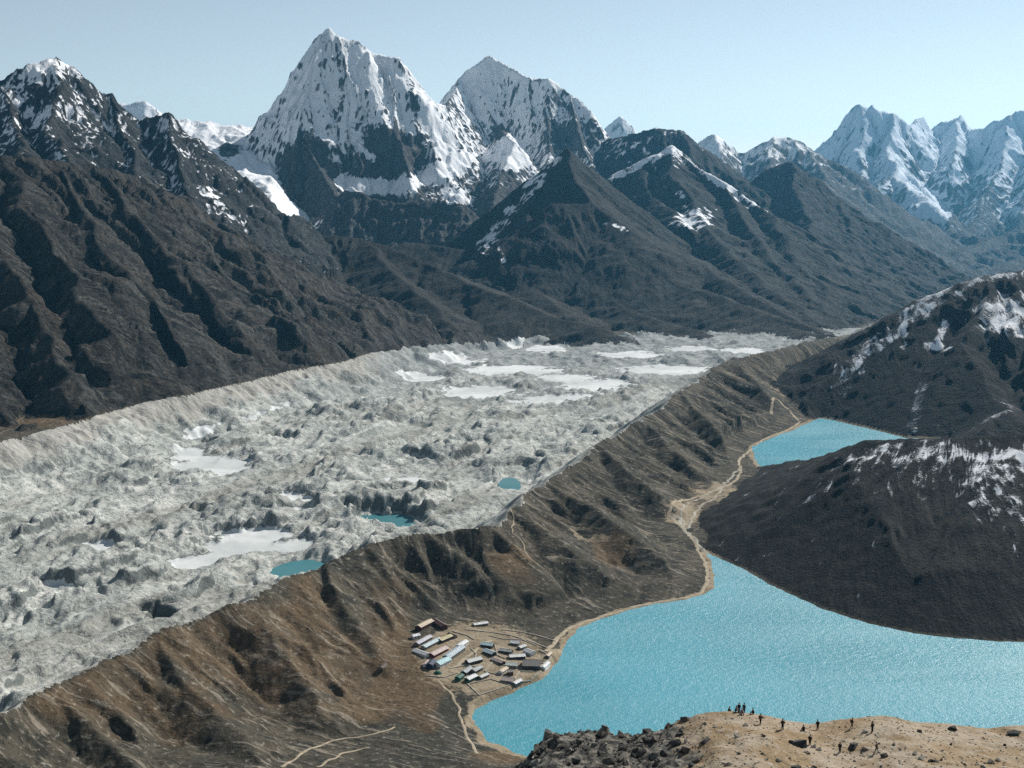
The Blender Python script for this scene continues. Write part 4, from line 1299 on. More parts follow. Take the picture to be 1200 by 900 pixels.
def boulder(px, py, size, kind, label, group, flat=.65, sink=.25):
    x, y, z = fg_hit(px, py)
    me = rng.choice(ROCKS[kind])
    o = link('boulder', me, None, (x, y, z + size * flat * (.5 - sink)), (rng.uniform(-.5, .5), rng.uniform(-.5, .5), rng.uniform(0, 6.28)), (size * rng.uniform(.8, 1.5), size * rng.uniform(.7, 1.2), size * rng.uniform(.45, .95) * flat / .65))
    return tag(o, label, 'boulder', group)


TONE = {'pale': 'pale', 'mid': 'brown grey', 'dark': 'black'}


def size_word(sz):
    return 'large' if sz > 1.0 else 'middling' if sz > .6 else 'small'


for i in range(190):       # the outcrop above the lake's near corner
    px = rng.uniform(606, 812)
    top = np.interp(px, [600, 630, 645, 740, 800, 815], [893, 866, 859, 851, 841, 837])
    dp = rng.random() ** 1.2
    py = top + 1 + dp * (912 - top)
    sz = rng.choice([.2, .25, .3, .4, .5, .65, .85])
    kd = rng.choice(['dark', 'dark', 'mid', 'mid', 'pale'])
    along = 'village end' if px < 675 else 'middle' if px < 745 else 'tan slope end'
    row = 'on the water rim' if dp < .2 else 'halfway down' if dp < .6 else 'at the bottom edge'
    lb = '%s %s rock %s of the outcrop, %s' % (size_word(sz), TONE[kd], row, along)
    boulder(px, py, sz, kd, lb, 'rocks of the outcrop')
for px, py, sz, lb in [(640, 864, 1.5, 'biggest black rock of the outcrop at the end nearest the village'), (736, 852, 1.5, 'low black slab on the outcrop rim against the water'), (800, 842, 1.2, 'black rock standing where the outcrop meets the tan slope'),
                       (1188, 862, 1.2, 'lone dark boulder on the tan rim at the far end'), (1117, 855, .9, 'dark boulder on the rim right of the last walkers'), (826, 869, .9, 'round dark boulder low on the tan slope beside the outcrop'),
                       (935, 873, 1.4, 'wide dark rock on the tan slope below the walkers'), (1000, 877, 1.0, 'dark rock beside the lowest standing walker')]:
    boulder(px, py, sz, 'dark', lb, None)
MARKS = [(860, 'below the seated group'), (892, 'below the walker under the group'), (918, 'below the lone grey person'), (945, 'below the crouching person'), (985, 'near the lowest standing person'),
         (1025, 'below the farthest standing person'), (1070, 'past the last people'), (1117, 'below the first rim boulder'), (1160, 'between the last two rim boulders'), (1195, 'below the lone rim boulder')]
for i in range(110):       # stones on the tan slope
    px = rng.uniform(812, 1215)
    py = rng.uniform(np.interp(px, [800, 815, 850, 900, 950, 1050, 1130, 1215], [842, 836, 834, 841, 849, 849, 861, 867]) + (12 if rng.random() < .8 else 2), 910)
    kd = rng.choice(['pale', 'pale', 'mid', 'mid', 'dark'])
    sz = rng.choice([.2, .25, .3, .4, .65])
    near_ = min(MARKS, key=lambda m_: abs(m_[0] - px))[1]
    row = 'upper' if py < 872 else 'middle' if py < 890 else 'lowest'
    lb = '%s %s stone on the %s tan slope, %s' % (size_word(sz), TONE[kd], row, near_)
    boulder(px, py, sz, kd, lb, 'stones on the tan hilltop')

# loose gravel, too many to count
bm = bmesh.new()
for i in range(2600):
    x = rng.uniform(-6, 95)
    y = rng.uniform(166, 208)
    z = float(0)
    r_ = rng.uniform(.07, .2)
    bmesh.ops.create_icosphere(bm, subdivisions=1, radius=r_, matrix=Matrix.Translation((x, y, 0)))
me = bpy.data.meshes.new('gravel')
bm.to_mesh(me)
bm.free()
co = np.empty(len(me.vertices) * 3, f32)
me.vertices.foreach_get('co', co)
co = co.reshape(-1, 3)
cx = np.repeat(co.reshape(-1, 12 * 1, 3)[:, :, :2].mean(1), 12, 0) if len(co) % 12 == 0 else co[:, :2]
co[:, 2] = co[:, 2] * .7 + fg_h(cx[:, 0], cx[:, 1])
me.vertices.foreach_set('co', co.ravel())
me.materials.append(mid_stone)
o = link('gravel', me)
o['kind'] = 'stuff'
o['label'] = 'loose gravel strewn over the tan hilltop'

# ------------------------------------------------------------------ people on the hilltop
skin = plain('skin', (.32, .19, .12), .6, .1)
hair = plain('dark_hair', (.015, .012, .010), .6, .2)
shoe = plain('boots', (.03, .025, .02), .7, .2)


def skin_body(verts, edges, radii, root=0):
    me = bpy.data.meshes.new('tmp_body')
    me.from_pydata(verts, edges, [])
    o = bpy.data.objects.new('tmp_body', me)
    sc.collection.objects.link(o)
    o.modifiers.new('s', 'SKIN')
    for i, v in enumerate(me.skin_vertices[0].data):
        v.radius = (radii[i], radii[i])
        v.use_root = (i == root)
    sb = o.modifiers.new('d', 'SUBSURF')
    sb.levels = 1
    sb.render_levels = 1
    dg = bpy.context.evaluated_depsgraph_get()
    ev = o.evaluated_get(dg)
    m2 = bpy.data.meshes.new_from_object(ev)
    bpy.data.objects.remove(o)
    return m2


def person_mesh(pose):
    """pose -> joints; returns mesh with per-face regions"""
    if pose == 'stand':
        hip, kn, ft, lean = .92, (.09, .03, .50), (.10, .0, .05), 0.0
        kl, fl = (-.09, .03, .50), (-.11, .0, .05)
        el, wr = (.27, .02, 1.13), (.26, -.12, .93)
        el2, wr2 = (-.27, .03, 1.13), (-.27, -.06, .90)
    elif pose == 'walk':
        hip, lean = .91, -.06
        kn, ft = (.09, -.16, .52), (.09, -.24, .05)
        kl, fl = (-.09, .06, .50), (-.09, .32, .09)
        el, wr = (.26, .16, 1.14), (.25, .12, .92)
        el2, wr2 = (-.26, -.12, 1.14), (-.24, -.28, .98)
    elif pose == 'camera':
        hip, kn, ft, lean = .92, (.1, .0, .50), (.13, .02, .05), -.03
        kl, fl = (-.1, .0, .50), (-.13, .02, .05)
        el, wr = (.26, -.18, 1.18), (.08, -.30, 1.42)
        el2, wr2 = (-.26, -.18, 1.18), (-.08, -.30, 1.42)
    else:   # sit
        hip, lean = .22, -.10
        kn, ft = (.13, -.42, .48), (.14, -.50, .05)
        kl, fl = (-.13, -.42, .46), (-.14, -.54, .05)
        el, wr = (.25, -.14, .50), (.13, -.36, .50)
        el2, wr2 = (-.25, -.14, .50), (-.13, -.36, .48)
    up = hip
    sh = up + .50
    V_ = [(0, 0, up), (0, lean * .5, up + .22), (0, lean, sh - .04), (0, lean * 1.2, sh + .09), (0, lean * 1.4 - .02, sh + .22), (0, lean * 1.4 - .01, sh + .32),
          (.09, 0, up - .04), kn, ft, (ft[0], ft[1] - .17, .04), (-.09, 0, up - .04), kl, fl, (fl[0], fl[1] - .17, fl[2] - .01),
          (.19, lean, sh - .02), el if pose != 'sit' else el, wr, (wr[0], wr[1] - .06, wr[2] - .07), (-.19, lean, sh - .02), el2, wr2, (wr2[0], wr2[1] - .06, wr2[2] - .07)]
    E = [(0, 1), (1, 2), (2, 3), (3, 4), (4, 5), (0, 6), (6, 7), (7, 8), (8, 9), (0, 10), (10, 11), (11, 12), (12, 13), (2, 14), (14, 15), (15, 16), (16, 17), (2, 18), (18, 19), (19, 20), (20, 21)]
    Rd = [.15, .15, .17, .065, .105, .085, .105, .075, .055, .045, .105, .075, .055, .045, .085, .062, .042, .040, .085, .062, .042, .040]
    me = skin_body(V_, E, [r_ * (1.28 if j not in (3, 4, 5) else 1.1) for j, r_ in enumerate(Rd)], 0)
    reg = []
    pts = [Vector(v) for v in V_]
    which = {0: 1, 1: 0, 2: 0, 3: 2, 4: 2, 5: 2, 6: 1, 7: 1, 8: 3, 9: 3, 10: 1, 11: 1, 12: 3, 13: 3, 14: 0, 15: 0, 16: 2, 17: 2, 18: 0, 19: 0, 20: 2, 21: 2}
    for f in me.polygons:
        c = f.center
        i = min(range(len(pts)), key=lambda j: (pts[j] - c).length_squared)
        reg.append(which[i])
        f.use_smooth = True
    me.polygons.foreach_set('material_index', reg)
    head = V_[5]
    return me, head, (0, lean, sh - .12)


POSES = {p_: person_mesh(p_) for p_ in ('stand', 'walk', 'camera', 'sit')}
bmh = bmesh.new()
bmesh.ops.create_icosphere(bmh, subdivisions=2, radius=.125)
bmesh.ops.delete(bmh, geom=[v for v in bmh.verts if v.co.z < -.03 and v.co.y < .02], context='VERTS')
cap_me = bpy.data.meshes.new('hair')
bmh.to_mesh(cap_me)
bmh.free()
bmp = bmesh.new()
bmesh.ops.create_cube(bmp, size=1)
bmesh.ops.scale(bmp, vec=(.30, .18, .46), verts=bmp.verts)
bmesh.ops.bevel(bmp, geom=bmp.edges[:], offset=.05, segments=2, affect='EDGES')
pack_me = bpy.data.meshes.new('backpack')
bmp.to_mesh(pack_me)
bmp.free()
PEOPLE = [
    (866, 831, 'stand', 200, (.02, .02, .025), (.02, .02, .02), 0, 'tall person in black standing at the head of the group on the rim'),
    (872, 832, 'camera', 190, (.025, .03, .035), (.03, .03, .03), 1, 'person in dark clothes with arms raised close beside the tallest of the group'),
    (862, 834, 'sit', 60, (.03, .025, .025), (.02, .02, .025), 0, 'person sitting on the rim in front of the standing pair'),
    (854, 833, 'sit', 120, (.02, .025, .03), (.03, .03, .03), 0, 'person sitting at the outcrop end of the group on the rim'),
    (869, 837, 'sit', 10, (.30, .30, .30), (.03, .03, .035), 0, 'person in a pale jacket sitting low among the group'),
    (883, 837, 'sit', 230, (.02, .02, .02), (.03, .03, .03), 0, 'person in black sitting just right of the group'),
    (891, 849, 'walk', 150, (.02, .02, .022), (.02, .02, .02), 1, 'person in black with a backpack walking down below the group'),
    (917, 855, 'stand', 170, (.03, .03, .035), (.02, .02, .02), 1, 'person in dark grey standing alone between the group and the crouching one'),
    (942, 857, 'sit', 200, (.03, .025, .02), (.025, .025, .03), 0, 'person crouching on the tan slope'),
    (958, 855, 'stand', 180, (.02, .022, .03), (.02, .02, .02), 0, 'person in dark blue standing on the tan slope right of the crouching one'),
    (998, 853, 'walk', 100, (.025, .03, .025), (.02, .02, .02), 1, 'person with a backpack walking along the middle of the rim'),
    (1022, 858, 'stand', 210, (.03, .03, .03), (.02, .02, .025), 0, 'person standing farthest along the rim past the walkers'),
    (949, 873, 'stand', 160, (.02, .02, .02), (.02, .02, .02), 0, 'person in black standing lower down beside the wide dark rock'),
    (984, 882, 'stand', 185, (.03, .03, .03), (.02, .02, .02), 1, 'lowest standing person with a backpack on the tan slope'),
    (1027, 882, 'walk', 250, (.03, .026, .024), (.02, .02, .02), 0, 'person striding across the lower tan slope'),
]
for i, (px, py, pose, az_, jc, tc_, pk, lb) in enumerate(PEOPLE):
    x, y, z = fg_hit(px, py)
    root = link('person', None, None, (x, y, z - .02), (0, 0, R(az_)))
    tag(root, lb, 'person', 'people on the hilltop')
    bme, head, back = POSES[pose]
    m2 = bme.copy()
    m2.materials.clear()
    for m in (plain('jacket', jc, .8, .2), plain('trousers', tc_, .85, .2), skin, shoe):
        m2.materials.append(m)
    m2.polygons.foreach_set('material_index', [p_.material_index for p_ in bme.polygons])
    sc_h = rng.uniform(.97, 1.06)
    root.scale = (sc_h,) * 3
    link('body', m2, root)
    hm = cap_me.copy() if i == 0 else cap_me
    if not hm.materials:
        hm.materials.append(hair)
    link('hair', hm, root, (head[0], head[1] + .015, head[2] + .02))
    if pk:
        bp = pack_me.copy()
        bp.materials.append(plain('backpack_cloth', rng.choice([(.03, .03, .03), (.10, .03, .02), (.02, .04, .08)]), .8, .2))
        link('backpack', bp, root, (0, back[1] + .24, back[2]))

# ------------------------------------------------------------------ the village
HC = {'cream': (.46, .38, .28), 'maroon': (.095, .042, .036), 'white': (.62, .62, .60), 'lilac': (.42, .41, .44), 'paleblue': (.40, .47, .50), 'gold': (.42, .36, .20), 'dark': (.055, .048, .045), 'pink': (.44, .35, .31),
      'redwall': (.16, .045, .040), 'greyblue': (.33, .39, .43), 'cyan': (.38, .56, .58), 'stone': (.20, .18, .155), 'navy': (.035, .045, .085), 'grey': (.30, .31, .31), 'charcoal': (.030, .026, .026),
      'palegreen': (.44, .50, .46), 'brown': (.085, .055, .042), 'green': (.035, .13, .085), 'palegrey': (.46, .47, .45)}
for k_ in ('cream', 'white', 'lilac', 'paleblue', 'gold', 'pink', 'greyblue', 'cyan', 'palegreen', 'palegrey', 'grey'):
    HC[k_] = tuple(min(.8, v * 1.3) for v in HC[k_])
HM = {}


def hmat(key, part):
    kk = (key, part)
    if kk not in HM:
        c = HC[key]
        if part == 'roof':
            k = NT(key + '_roof_sheet')
            tc = k.n('ShaderNodeTexCoord').outputs['Object']
            n = k.noise(tc, .5, 5, .65)
            w = k.n('ShaderNodeTexWave', wave_type='BANDS', bands_direction='X')
            k.l(tc, w.inputs['Vector'])
            w.inputs['Scale'].default_value = 1.1
            cc = k.mix(k.step(n, .35, .7), tuple(v * .72 for v in c), tuple(min(.8, v * 1.12) for v in c))
            k.bsdf(cc, .55, k.bump(w.outputs['Fac'], .08), .4)
            HM[kk] = k.m
        else:
            HM[kk] = plain(key + '_wall', c, .9, .35, .8)
    return HM[kk]


glass = plain('window_glass', (.03, .04, .05), .15, .1, 1, .6)
framem = plain('window_frame_paint', (.30, .34, .36), .7, .1)
doorm = plain('door_paint', (.12, .06, .04), .7, .2)


def box_mesh(name, sx, sy, sz, mat, bev=0.0):
    bm = bmesh.new()
    bmesh.ops.create_cube(bm, size=1)
    bmesh.ops.scale(bm, vec=(sx, sy, sz), verts=bm.verts)
    bmesh.ops.translate(bm, vec=(0, 0, sz / 2), verts=bm.verts)
    if bev:
        bmesh.ops.bevel(bm, geom=bm.edges[:], offset=bev, segments=1, affect='EDGES')
    me = bpy.data.meshes.new(name)
    bm.to_mesh(me)
    bm.free()
    me.materials.append(mat)
    return me


WIN = box_mesh('window', 1.5, .16, 1.2, framem)
PANE = box_mesh('pane', 1.25, .06, .95, glass)
DOOR = box_mesh('door', 1.2, .14, 2.0, doorm)


def wall_mesh(Ln, W, Hh, pit, mat):
    a, b = Ln / 2, W / 2
    vs_ = [(-a, -b, -4), (a, -b, -4), (a, b, -4), (-a, b, -4), (-a, -b, Hh), (a, -b, Hh), (a, b, Hh), (-a, b, Hh), (-a, 0, Hh + b * pit), (a, 0, Hh + b * pit)]
    fs = [(0, 1, 5, 4), (2, 3, 7, 6), (1, 2, 6, 9, 5), (3, 0, 4, 8, 7), (4, 5, 9, 8), (6, 7, 8, 9)]
    me = bpy.data.meshes.new('wall')
    me.from_pydata(vs_, [], fs)
    me.materials.append(mat)
    return me


def roof_mesh(Ln, W, Hh, pit, mat, ov=.55, th=.16):
    a, b = Ln / 2 + ov, W / 2 + ov
    e = Hh - ov * pit + .03
    r_ = Hh + W / 2 * pit + .03
    pr = [(-b, e), (0, r_), (b, e), (b, e + th), (0, r_ + th), (-b, e + th)]
    vs_ = [(-a, y, z) for y, z in pr] + [(a, y, z) for y, z in pr]
    fs = [(0, 1, 7, 6), (1, 2, 8, 7), (2, 3, 9, 8), (3, 4, 10, 9), (4, 5, 11, 10), (5, 0, 6, 11), (5, 4, 1, 0), (4, 3, 2, 1), (6, 7, 10, 11), (7, 8, 9, 10)]
    me = bpy.data.meshes.new('roof')
    me.from_pydata(vs_, [], fs)
    me.materials.append(mat)
    return me


def ground_at(px, py):
    z = 12.0
    for _ in range(8):
        x, y, _z = G(px, py, z)
        z = float(terrain_z(x, y)[0])
    return x, y, z


def house(x1, y1, x2, y2, W, Hh, roof, wall, label, name='lodge', cat='lodge', pit=.42, sky_=0):
    a = ground_at(x1, y1)
    b = ground_at(x2, y2)
    cx, cy = (a[0] + b[0]) / 2, (a[1] + b[1]) / 2
    Ln = max(5.5, math.hypot(b[0] - a[0], b[1] - a[1]))
    ang = math.atan2(b[1] - a[1], b[0] - a[0])
    if math.sin(ang) < 0:
        ang += math.pi
    z = min(a[2], b[2], float(terrain_z(cx, cy)[0])) + .35
    root = link(name, None, None, (cx, cy, z), (0, 0, ang))
    tag(root, label, cat, 'buildings of the lakeside village')
    link('wall', wall_mesh(Ln, W, Hh, pit, hmat(wall, 'wall')), root)
    rf = link('roof', roof_mesh(Ln, W, Hh, pit, hmat(roof, 'roof')), root)
    link('ridge_cap', box_mesh('ridge_cap', Ln + 1.0, .5, .14, hmat(roof, 'roof')), rf, (0, 0, Hh + W / 2 * pit + .14))
    for s_ in (-1, 1):
        n = max(1, int(Ln / 4.2))
        for j in range(n):
            xx = (j + .5) / n * Ln - Ln / 2
            if j == n // 2:
                link('door', DOOR, root, (xx, s_ * (W / 2 + .04), 0))
            else:
                w = link('window', WIN, root, (xx, s_ * (W / 2 + .04), Hh * .36))
                link('pane', PANE, w, (0, s_ * .07, .12))
    if sky_:
        sl = math.atan(pit)
        for j in range(sky_):
            xx = (j + .5) / sky_ * Ln * .7 - Ln * .35
            o_ = link('skylight', box_mesh('skylight', 1.6, 3.2, .12, hmat('white', 'roof')), rf, (xx, -W * .26, Hh + (W / 2 - W * .26) * pit + .17), (sl, 0, 0))
    return root


HOUSES = [
    (490, 739, 505, 731, 10, 5.0, 'cream', 'maroon', 'cream roofed lodge with maroon walls, topmost of the village'),
    (508, 729, 521, 738, 9, 5.0, 'maroon', 'maroon', 'all maroon block standing right beside the cream roofed lodge'),
    (483, 748, 491, 746, 7, 3.0, 'white', 'white', 'tiny white hut just under the cream roofed lodge'),
    (488, 757, 504, 748, 8, 3.2, 'lilac', 'stone', 'long lilac grey roofed lodge, first row below the cream roofed one'),
    (496, 761, 515, 751, 8, 3.2, 'paleblue', 'stone', 'long pale blue roofed lodge in the second row from the cream roofed one'),
    (486, 763, 501, 770, 8, 3.2, 'white', 'white', 'white wing set crosswise at the slope end of the long lodges'),
    (515, 753, 528, 748, 8, 3.8, 'gold', 'dark', 'dark walled house with a yellowish roof behind the long lodges'),
    (505, 770, 522, 761, 10, 3.0, 'pink', 'redwall', 'pinkish roofed lodge with a dark red front wall'),
    (523, 774, 541, 761, 11, 4.2, 'greyblue', 'stone', 'big grey blue roofed lodge with a row of skylights'),
    (512, 782, 525, 775, 11, 4.2, 'cyan', 'white', 'bright pale cyan roofed lodge at the lower end of the skylight lodge'),
    (537, 760, 546, 754, 8, 3.2, 'white', 'white', 'white house at the upper end of the skylight lodge'),
    (503, 784, 508, 778, 9, 5.0, 'navy', 'navy', 'dark navy block at the slope end of the cyan roofed lodge'),
    (498, 782, 502, 777, 6, 3.0, 'pink', 'white', 'small pinkish shed leaning by the navy block'),
    (555, 733, 571, 732, 7, 3.0, 'white', 'stone', 'lone long white roofed house highest against the moraine slope'),
    (565, 756, 578, 759, 9, 3.6, 'cyan', 'dark', 'cyan white roofed house with dark walls in the middle of the village'),
    (568, 764, 579, 769, 9, 3.6, 'paleblue', 'dark', 'pale blue roofed dark house just below the central cyan white one'),
    (599, 754, 609, 756, 9, 3.2, 'white', 'stone', 'white roofed cottage at the top of the lakeward cluster'),
    (586, 763, 600, 766, 8, 3.2, 'grey', 'dark', 'plain grey roofed house left of the lakeward white roofs'),
    (597, 771, 615, 771, 9, 3.6, 'white', 'dark', 'long bright white roof with a dark front beside the black roofed hall'),
    (616, 764, 625, 768, 9, 3.6, 'white', 'white', 'white house directly behind the black roofed hall'),
    (613, 780, 633, 782, 20, 5.0, 'charcoal', 'dark', 'large black roofed hall close to the lake shore'),
    (594, 780, 607, 782, 9, 3.2, 'palegreen', 'stone', 'pale green roofed house left of the black roofed hall'),
    (577, 773, 590, 779, 7, 3.0, 'pink', 'dark', 'narrow pinkish roofed row above the walled tan field'),
    (586, 790, 593, 785, 7, 3.0, 'cream', 'white', 'cream roofed hut at the corner of the tan field'),
    (589, 797, 602, 800, 11, 3.2, 'pink', 'stone', 'pinkish roofed house lowest in front of the brown cube'),
    (595, 790, 601, 790, 8, 4.2, 'brown', 'brown', 'dark brown cube shaped house between the two walled fields'),
    (602, 807, 610, 804, 6, 2.6, 'white', 'stone', 'little white roofed hut at the very edge of the water'),
    (547, 778, 563, 774, 10, 3.2, 'palegrey', 'dark', 'pale grey roofed house alone right of the cyan roofed lodge'),
    (543, 791, 551, 785, 8, 3.2, 'grey', 'dark', 'grey roofed dark house left in the lower trio'),
    (554, 789, 563, 784, 8, 3.2, 'grey', 'stone', 'grey roofed stone house right in the lower trio'),
    (547, 799, 557, 794, 8, 3.2, 'white', 'green', 'white roofed green walled house in front of the lower trio'),
    (536, 798, 541, 794, 7, 3.8, 'green', 'green', 'small dark green shed at the foot of the lower trio'),
    (562, 796, 571, 792, 6, 2.6, 'palegrey', 'stone', 'low pale roofed stone hut beside the lowest walled field'),
    (636, 785, 642, 781, 6, 2.6, 'white', 'white', 'small white hut on the shore path past the black roofed hall'),
    (641, 771, 645, 767, 5, 2.5, 'cream', 'stone', 'tiny cream roofed hut farthest along the shore path'),
    (608, 761, 615, 759, 7, 3.0, 'palegrey', 'stone', 'small pale roofed house wedged above the long bright white roof'),
    (526, 744, 534, 748, 6, 2.6, 'brown', 'stone', 'low brown roofed shelter on the bare ground above the long lodges'),
]
for hx in HOUSES:
    house(*hx, sky_=(5 if 'skylights' in hx[8] else 0))
house(446, 779, 454, 775, 7, 2.4, 'brown', 'stone', 'ruined brown stone hut alone on the grassy slope left of the village', 'hut', 'hut')

# green dome tent
x, y, z = ground_at(513, 789)
bm = bmesh.new()
bmesh.ops.create_uvsphere(bm, u_segments=16, v_segments=8, radius=1)
bmesh.ops.delete(bm, geom=[v for v in bm.verts if v.co.z < -.05], context='VERTS')
for v in bm.verts:
    rib = 1 - .10 * abs(math.sin(3 * math.atan2(v.co.y, v.co.x)))
    v.co = Vector((v.co.x * 5.2 * rib, v.co.y * 4.2 * rib, v.co.z * 3.2))
me = bpy.data.meshes.new('tent')
bm.to_mesh(me)
bm.free()
me.materials.append(plain('green_canvas', (.02, .11, .07), .7, .2))
root = link('dome_tent', None, None, (x, y, z))
tag(root, 'green dome tent below the bright cyan roofed lodge', 'tent')
link('canvas', me, root)
link('entrance_flap', box_mesh('entrance_flap', 1.8, .2, 1.7, doorm), root, (0, -4.15, 0), (R(-14), 0, 0))

# dry-stone field walls
wallm = stone_mat('dry_stone', (.30, .265, .215), (.46, .42, .35))


def stone_wall(pts, label, h=1.0, w=1.5):
    P3 = [ground_at(*p_) for p_ in pts]
    verts, faces = [], []
    line = []
    for a, b in zip(P3[:-1], P3[1:]):
        n = max(1, int(math.hypot(b[0] - a[0], b[1] - a[1]) / 3))
        for j in range(n):
            t = j / n
            line.append((a[0] + (b[0] - a[0]) * t, a[1] + (b[1] - a[1]) * t))
    line.append(P3[-1][:2])
    zz = terrain_z([p_[0] for p_ in line], [p_[1] for p_ in line])
    for i, (x, y) in enumerate(line):
        x0, y0 = line[max(0, i - 1)]
        x1, y1 = line[min(len(line) - 1, i + 1)]
        tx, ty = x1 - x0, y1 - y0
        l = math.hypot(tx, ty) + 1e-6
        nx, ny = -ty / l * w / 2, tx / l * w / 2
        hh = h + rng.uniform(-.25, .25)
        x += rng.uniform(-.2, .2)
        verts += [(x - nx, y - ny, zz[i] - .6), (x - nx * .8, y - ny * .8, zz[i] + hh), (x + nx * .8, y + ny * .8, zz[i] + hh), (x + nx, y + ny, zz[i] - .6)]
        if i:
            b0, b1 = 4 * (i - 1), 4 * i
            faces += [(b0, b1, b1 + 1, b0 + 1), (b0 + 1, b1 + 1, b1 + 2, b0 + 2), (b0 + 2, b1 + 2, b1 + 3, b0 + 3)]
    faces += [(0, 1, 2, 3), tuple(len(verts) - 4 + j for j in (3, 2, 1, 0))]
    me = bpy.data.meshes.new('stone_wall')
    me.from_pydata(verts, [], faces)
    me.materials.append(wallm)
    o = link('stone_wall', me)
    o['kind'] = 'thing'
    return tag(o, label, 'stone wall', 'dry stone walls of the village fields')


stone_wall([(568, 787), (577, 776), (592, 780), (585, 791), (568, 787)], 'stone wall round the small tan field in the middle of the village')
stone_wall([(603, 796), (609, 787), (632, 789), (622, 801), (606, 805), (603, 796)], 'stone wall round the tan field below the black roofed hall')
stone_wall([(548, 802), (575, 796), (598, 803), (562, 815), (548, 802)], 'stone wall round the lowest brown field by the water')
stone_wall([(545, 738), (575, 741), (600, 745), (622, 752), (642, 760)], 'long stone wall crossing the bare ground above the lakeward houses')
stone_wall([(572, 745), (590, 749), (612, 750), (630, 757)], 'shorter stone wall below the long one above the lakeward houses')
stone_wall([(500, 792), (520, 794), (536, 789)], 'stone wall running past the green dome tent')
stone_wall([(618, 774), (640, 778), (646, 770), (632, 762)], 'stone wall round the yard behind the black roofed hall')
stone_wall([(526, 784), (545, 780), (560, 782)], 'stone wall between the cyan roofed lodge and the lower trio')
stone_wall([(580, 757), (583, 768), (592, 772)], 'crooked stone wall left of the plain grey roofed house')
stone_wall([(588, 738), (612, 741), (640, 748), (652, 752)], 'topmost stone wall on the bare ground towards the shore path')
stone_wall([(552, 760), (558, 767), (556, 774)], 'short stone wall right of the white house by the skylight lodge')
stone_wall([(530, 740), (548, 745), (556, 750)], 'short stone wall behind the house with the yellowish roof')


# ------------------------------------------------------------------ trails and stream beds, draped on the ground
pathm = plain('trodden_path', (.36, .30, .215), .95, .3, .12)
bedm = plain('stream_gravel', (.36, .33, .27), .95, .3, .08)


def trail(pts, w, label, name='path', mat=None, wig=1.0, lift=.35):
    P3 = [ground_at(*p_) for p_ in pts]
    line = []
    n_ = len(P3)
    for i in range(n_ - 1):
        p0, p1, p2, p3 = P3[max(0, i - 1)], P3[i], P3[i + 1], P3[min(n_ - 1, i + 2)]
        n = max(2, int(math.hypot(p2[0] - p1[0], p2[1] - p1[1]) / 3.0))
        for j in range(n):
            t = j / n
            q_ = [.5 * (2 * p1[c] + (p2[c] - p0[c]) * t + (2 * p0[c] - 5 * p1[c] + 4 * p2[c] - p3[c]) * t * t + (3 * p1[c] - p0[c] - 3 * p2[c] + p3[c]) * t ** 3) for c in (0, 1)]
            line.append(q_)
    line.append(list(P3[-1][:2]))
    L_ = np.array(line)
    L_[:, 0] += wig * 2.2 * noise(np.arange(len(L_)) / 6., np.zeros(len(L_)) + .5, 3)
    L_[:, 1] += wig * 2.2 * noise(np.arange(len(L_)) / 6., np.zeros(len(L_)) + .5, 4)
    T_ = np.gradient(L_, axis=0)
    T_ /= np.linalg.norm(T_, axis=1, keepdims=True) + 1e-9
    N_ = np.stack([-T_[:, 1], T_[:, 0]], 1)
    ww = w * (.8 + .5 * np.abs(noise(np.arange(len(L_)) / 4., np.zeros(len(L_)) + 7.5, 5)))
    rows = []
    for o_ in (-.5, -.17, .17, .5):
        xy = L_ + N_ * (o_ * ww)[:, None]
        z = terrain_z(xy[:, 0], xy[:, 1]) + (lift if abs(o_) < .3 else .06)
        rows.append(np.column_stack([xy, z]))
    m_ = len(L_)
    verts = np.concatenate(rows)
    faces = []
    for r_ in range(3):
        for i in range(m_ - 1):
            faces.append((r_ * m_ + i, r_ * m_ + i + 1, (r_ + 1) * m_ + i + 1, (r_ + 1) * m_ + i))
    me = bpy.data.meshes.new(name)
    me.from_pydata(verts.tolist(), [], faces)
    if me.polygons[0].normal.z < 0:
        me.flip_normals()
    me.materials.append(mat or pathm)
    o = link(name, me)
    o['kind'] = 'structure'
    o['label'] = label
    return o


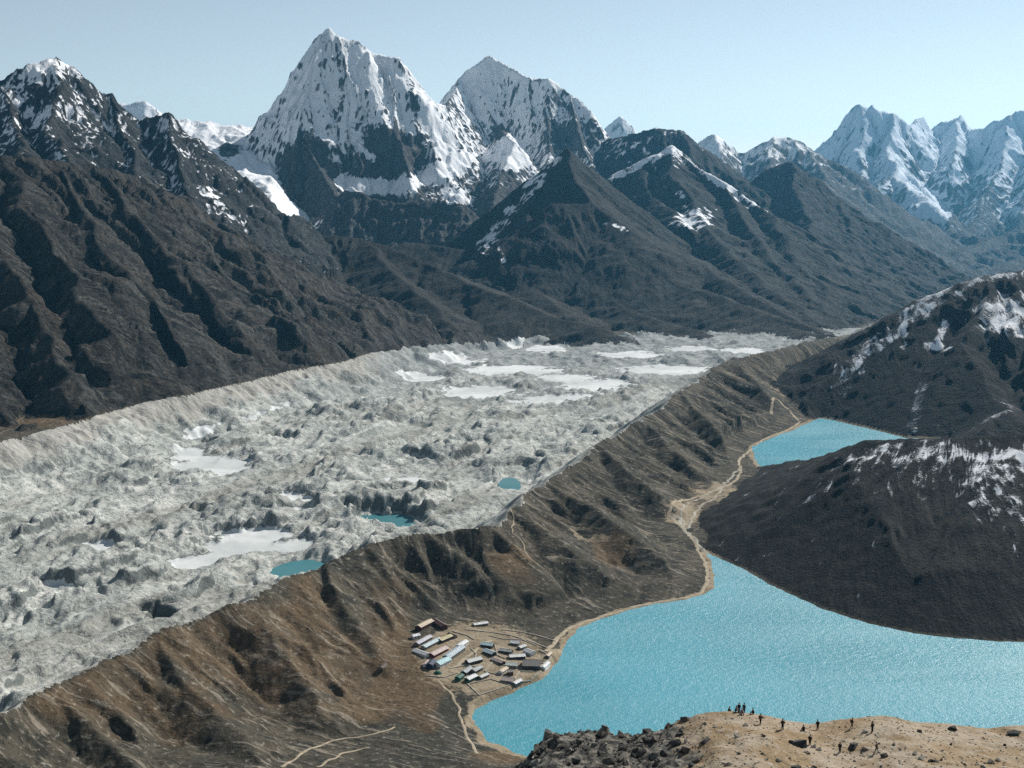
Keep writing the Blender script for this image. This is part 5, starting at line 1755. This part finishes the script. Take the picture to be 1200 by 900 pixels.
trail([(640, 764), (652, 751), (666, 737), (690, 728), (720, 718), (760, 708), (790, 703), (815, 698), (826, 688), (829, 674), (826, 660), (816, 640), (802, 622), (789, 608), (784, 594), (800, 586), (830, 578), (858, 566), (868, 551), (866, 540), (880, 527), (897, 514),
       (922, 504), (938, 494)], 5.5, 'pale footpath following the lake shore from the village to the smaller lake')
trail([(787, 598), (796, 606), (800, 618), (812, 630), (820, 640), (829, 648)], 7, 'stream bed flowing into the large lake', 'stream_bed', bedm, 1.6)
trail([(868, 548), (850, 566), (838, 584), (822, 592), (812, 606), (806, 620)], 5, 'pale braided stream bed below the dark hill', 'stream_bed', bedm, 2.0)
trail([(846, 570), (826, 582), (806, 590), (800, 604), (803, 616)], 4, 'second thin stream bed beside the footpath', 'stream_bed', bedm, 2.0)
trail([(904, 476), (907, 466), (920, 459), (938, 456)], 7, 'pale path on the far side of the smaller lake')
trail([(560, 884), (548, 862), (540, 842), (536, 826), (522, 806), (512, 796)], 3.2, 'pale path from the village along the near end of the lake')
trail([(330, 900), (352, 884), (390, 868), (430, 862), (462, 852)], 3.2, 'pale winding track across the brown ground at the lower edge')
trail([(372, 900), (400, 884), (432, 876)], 2.6, 'short pale track beside the winding one', wig=2)
trail([(512, 790), (530, 783), (546, 772), (562, 758), (575, 750)], 5, 'tan lane running up through the middle of the village')
trail([(596, 600), (602, 612), (600, 626), (612, 640), (622, 655), (640, 668)], 2.2, 'thin pale trail climbing the moraine ridge', wig=1.5)

# ------------------------------------------------------------------ haze
hz = bmesh.new()
bmesh.ops.create_cube(hz, size=1.0)
me = bpy.data.meshes.new('haze')
hz.to_mesh(me)
ho = bpy.data.objects.new('haze', me)
sc.collection.objects.link(ho)
ho.scale = (44000, 40000, 2200)
ho.location = (2000, 10500, 800)
k = NT('haze_air')
pv = k.n('ShaderNodeVolumePrincipled')
pv.inputs['Color'].default_value = (.20, .63, 1.0, 1)
pv.inputs['Density'].default_value = 1.05e-5
pv.inputs['Anisotropy'].default_value = 0.5
k.l(pv.outputs[0], k.out.inputs['Volume'])
me.materials.append(k.m)
ho['kind'] = 'stuff'
ho['label'] = 'pale blue haze filling the valley air'
ho['category'] = 'haze'
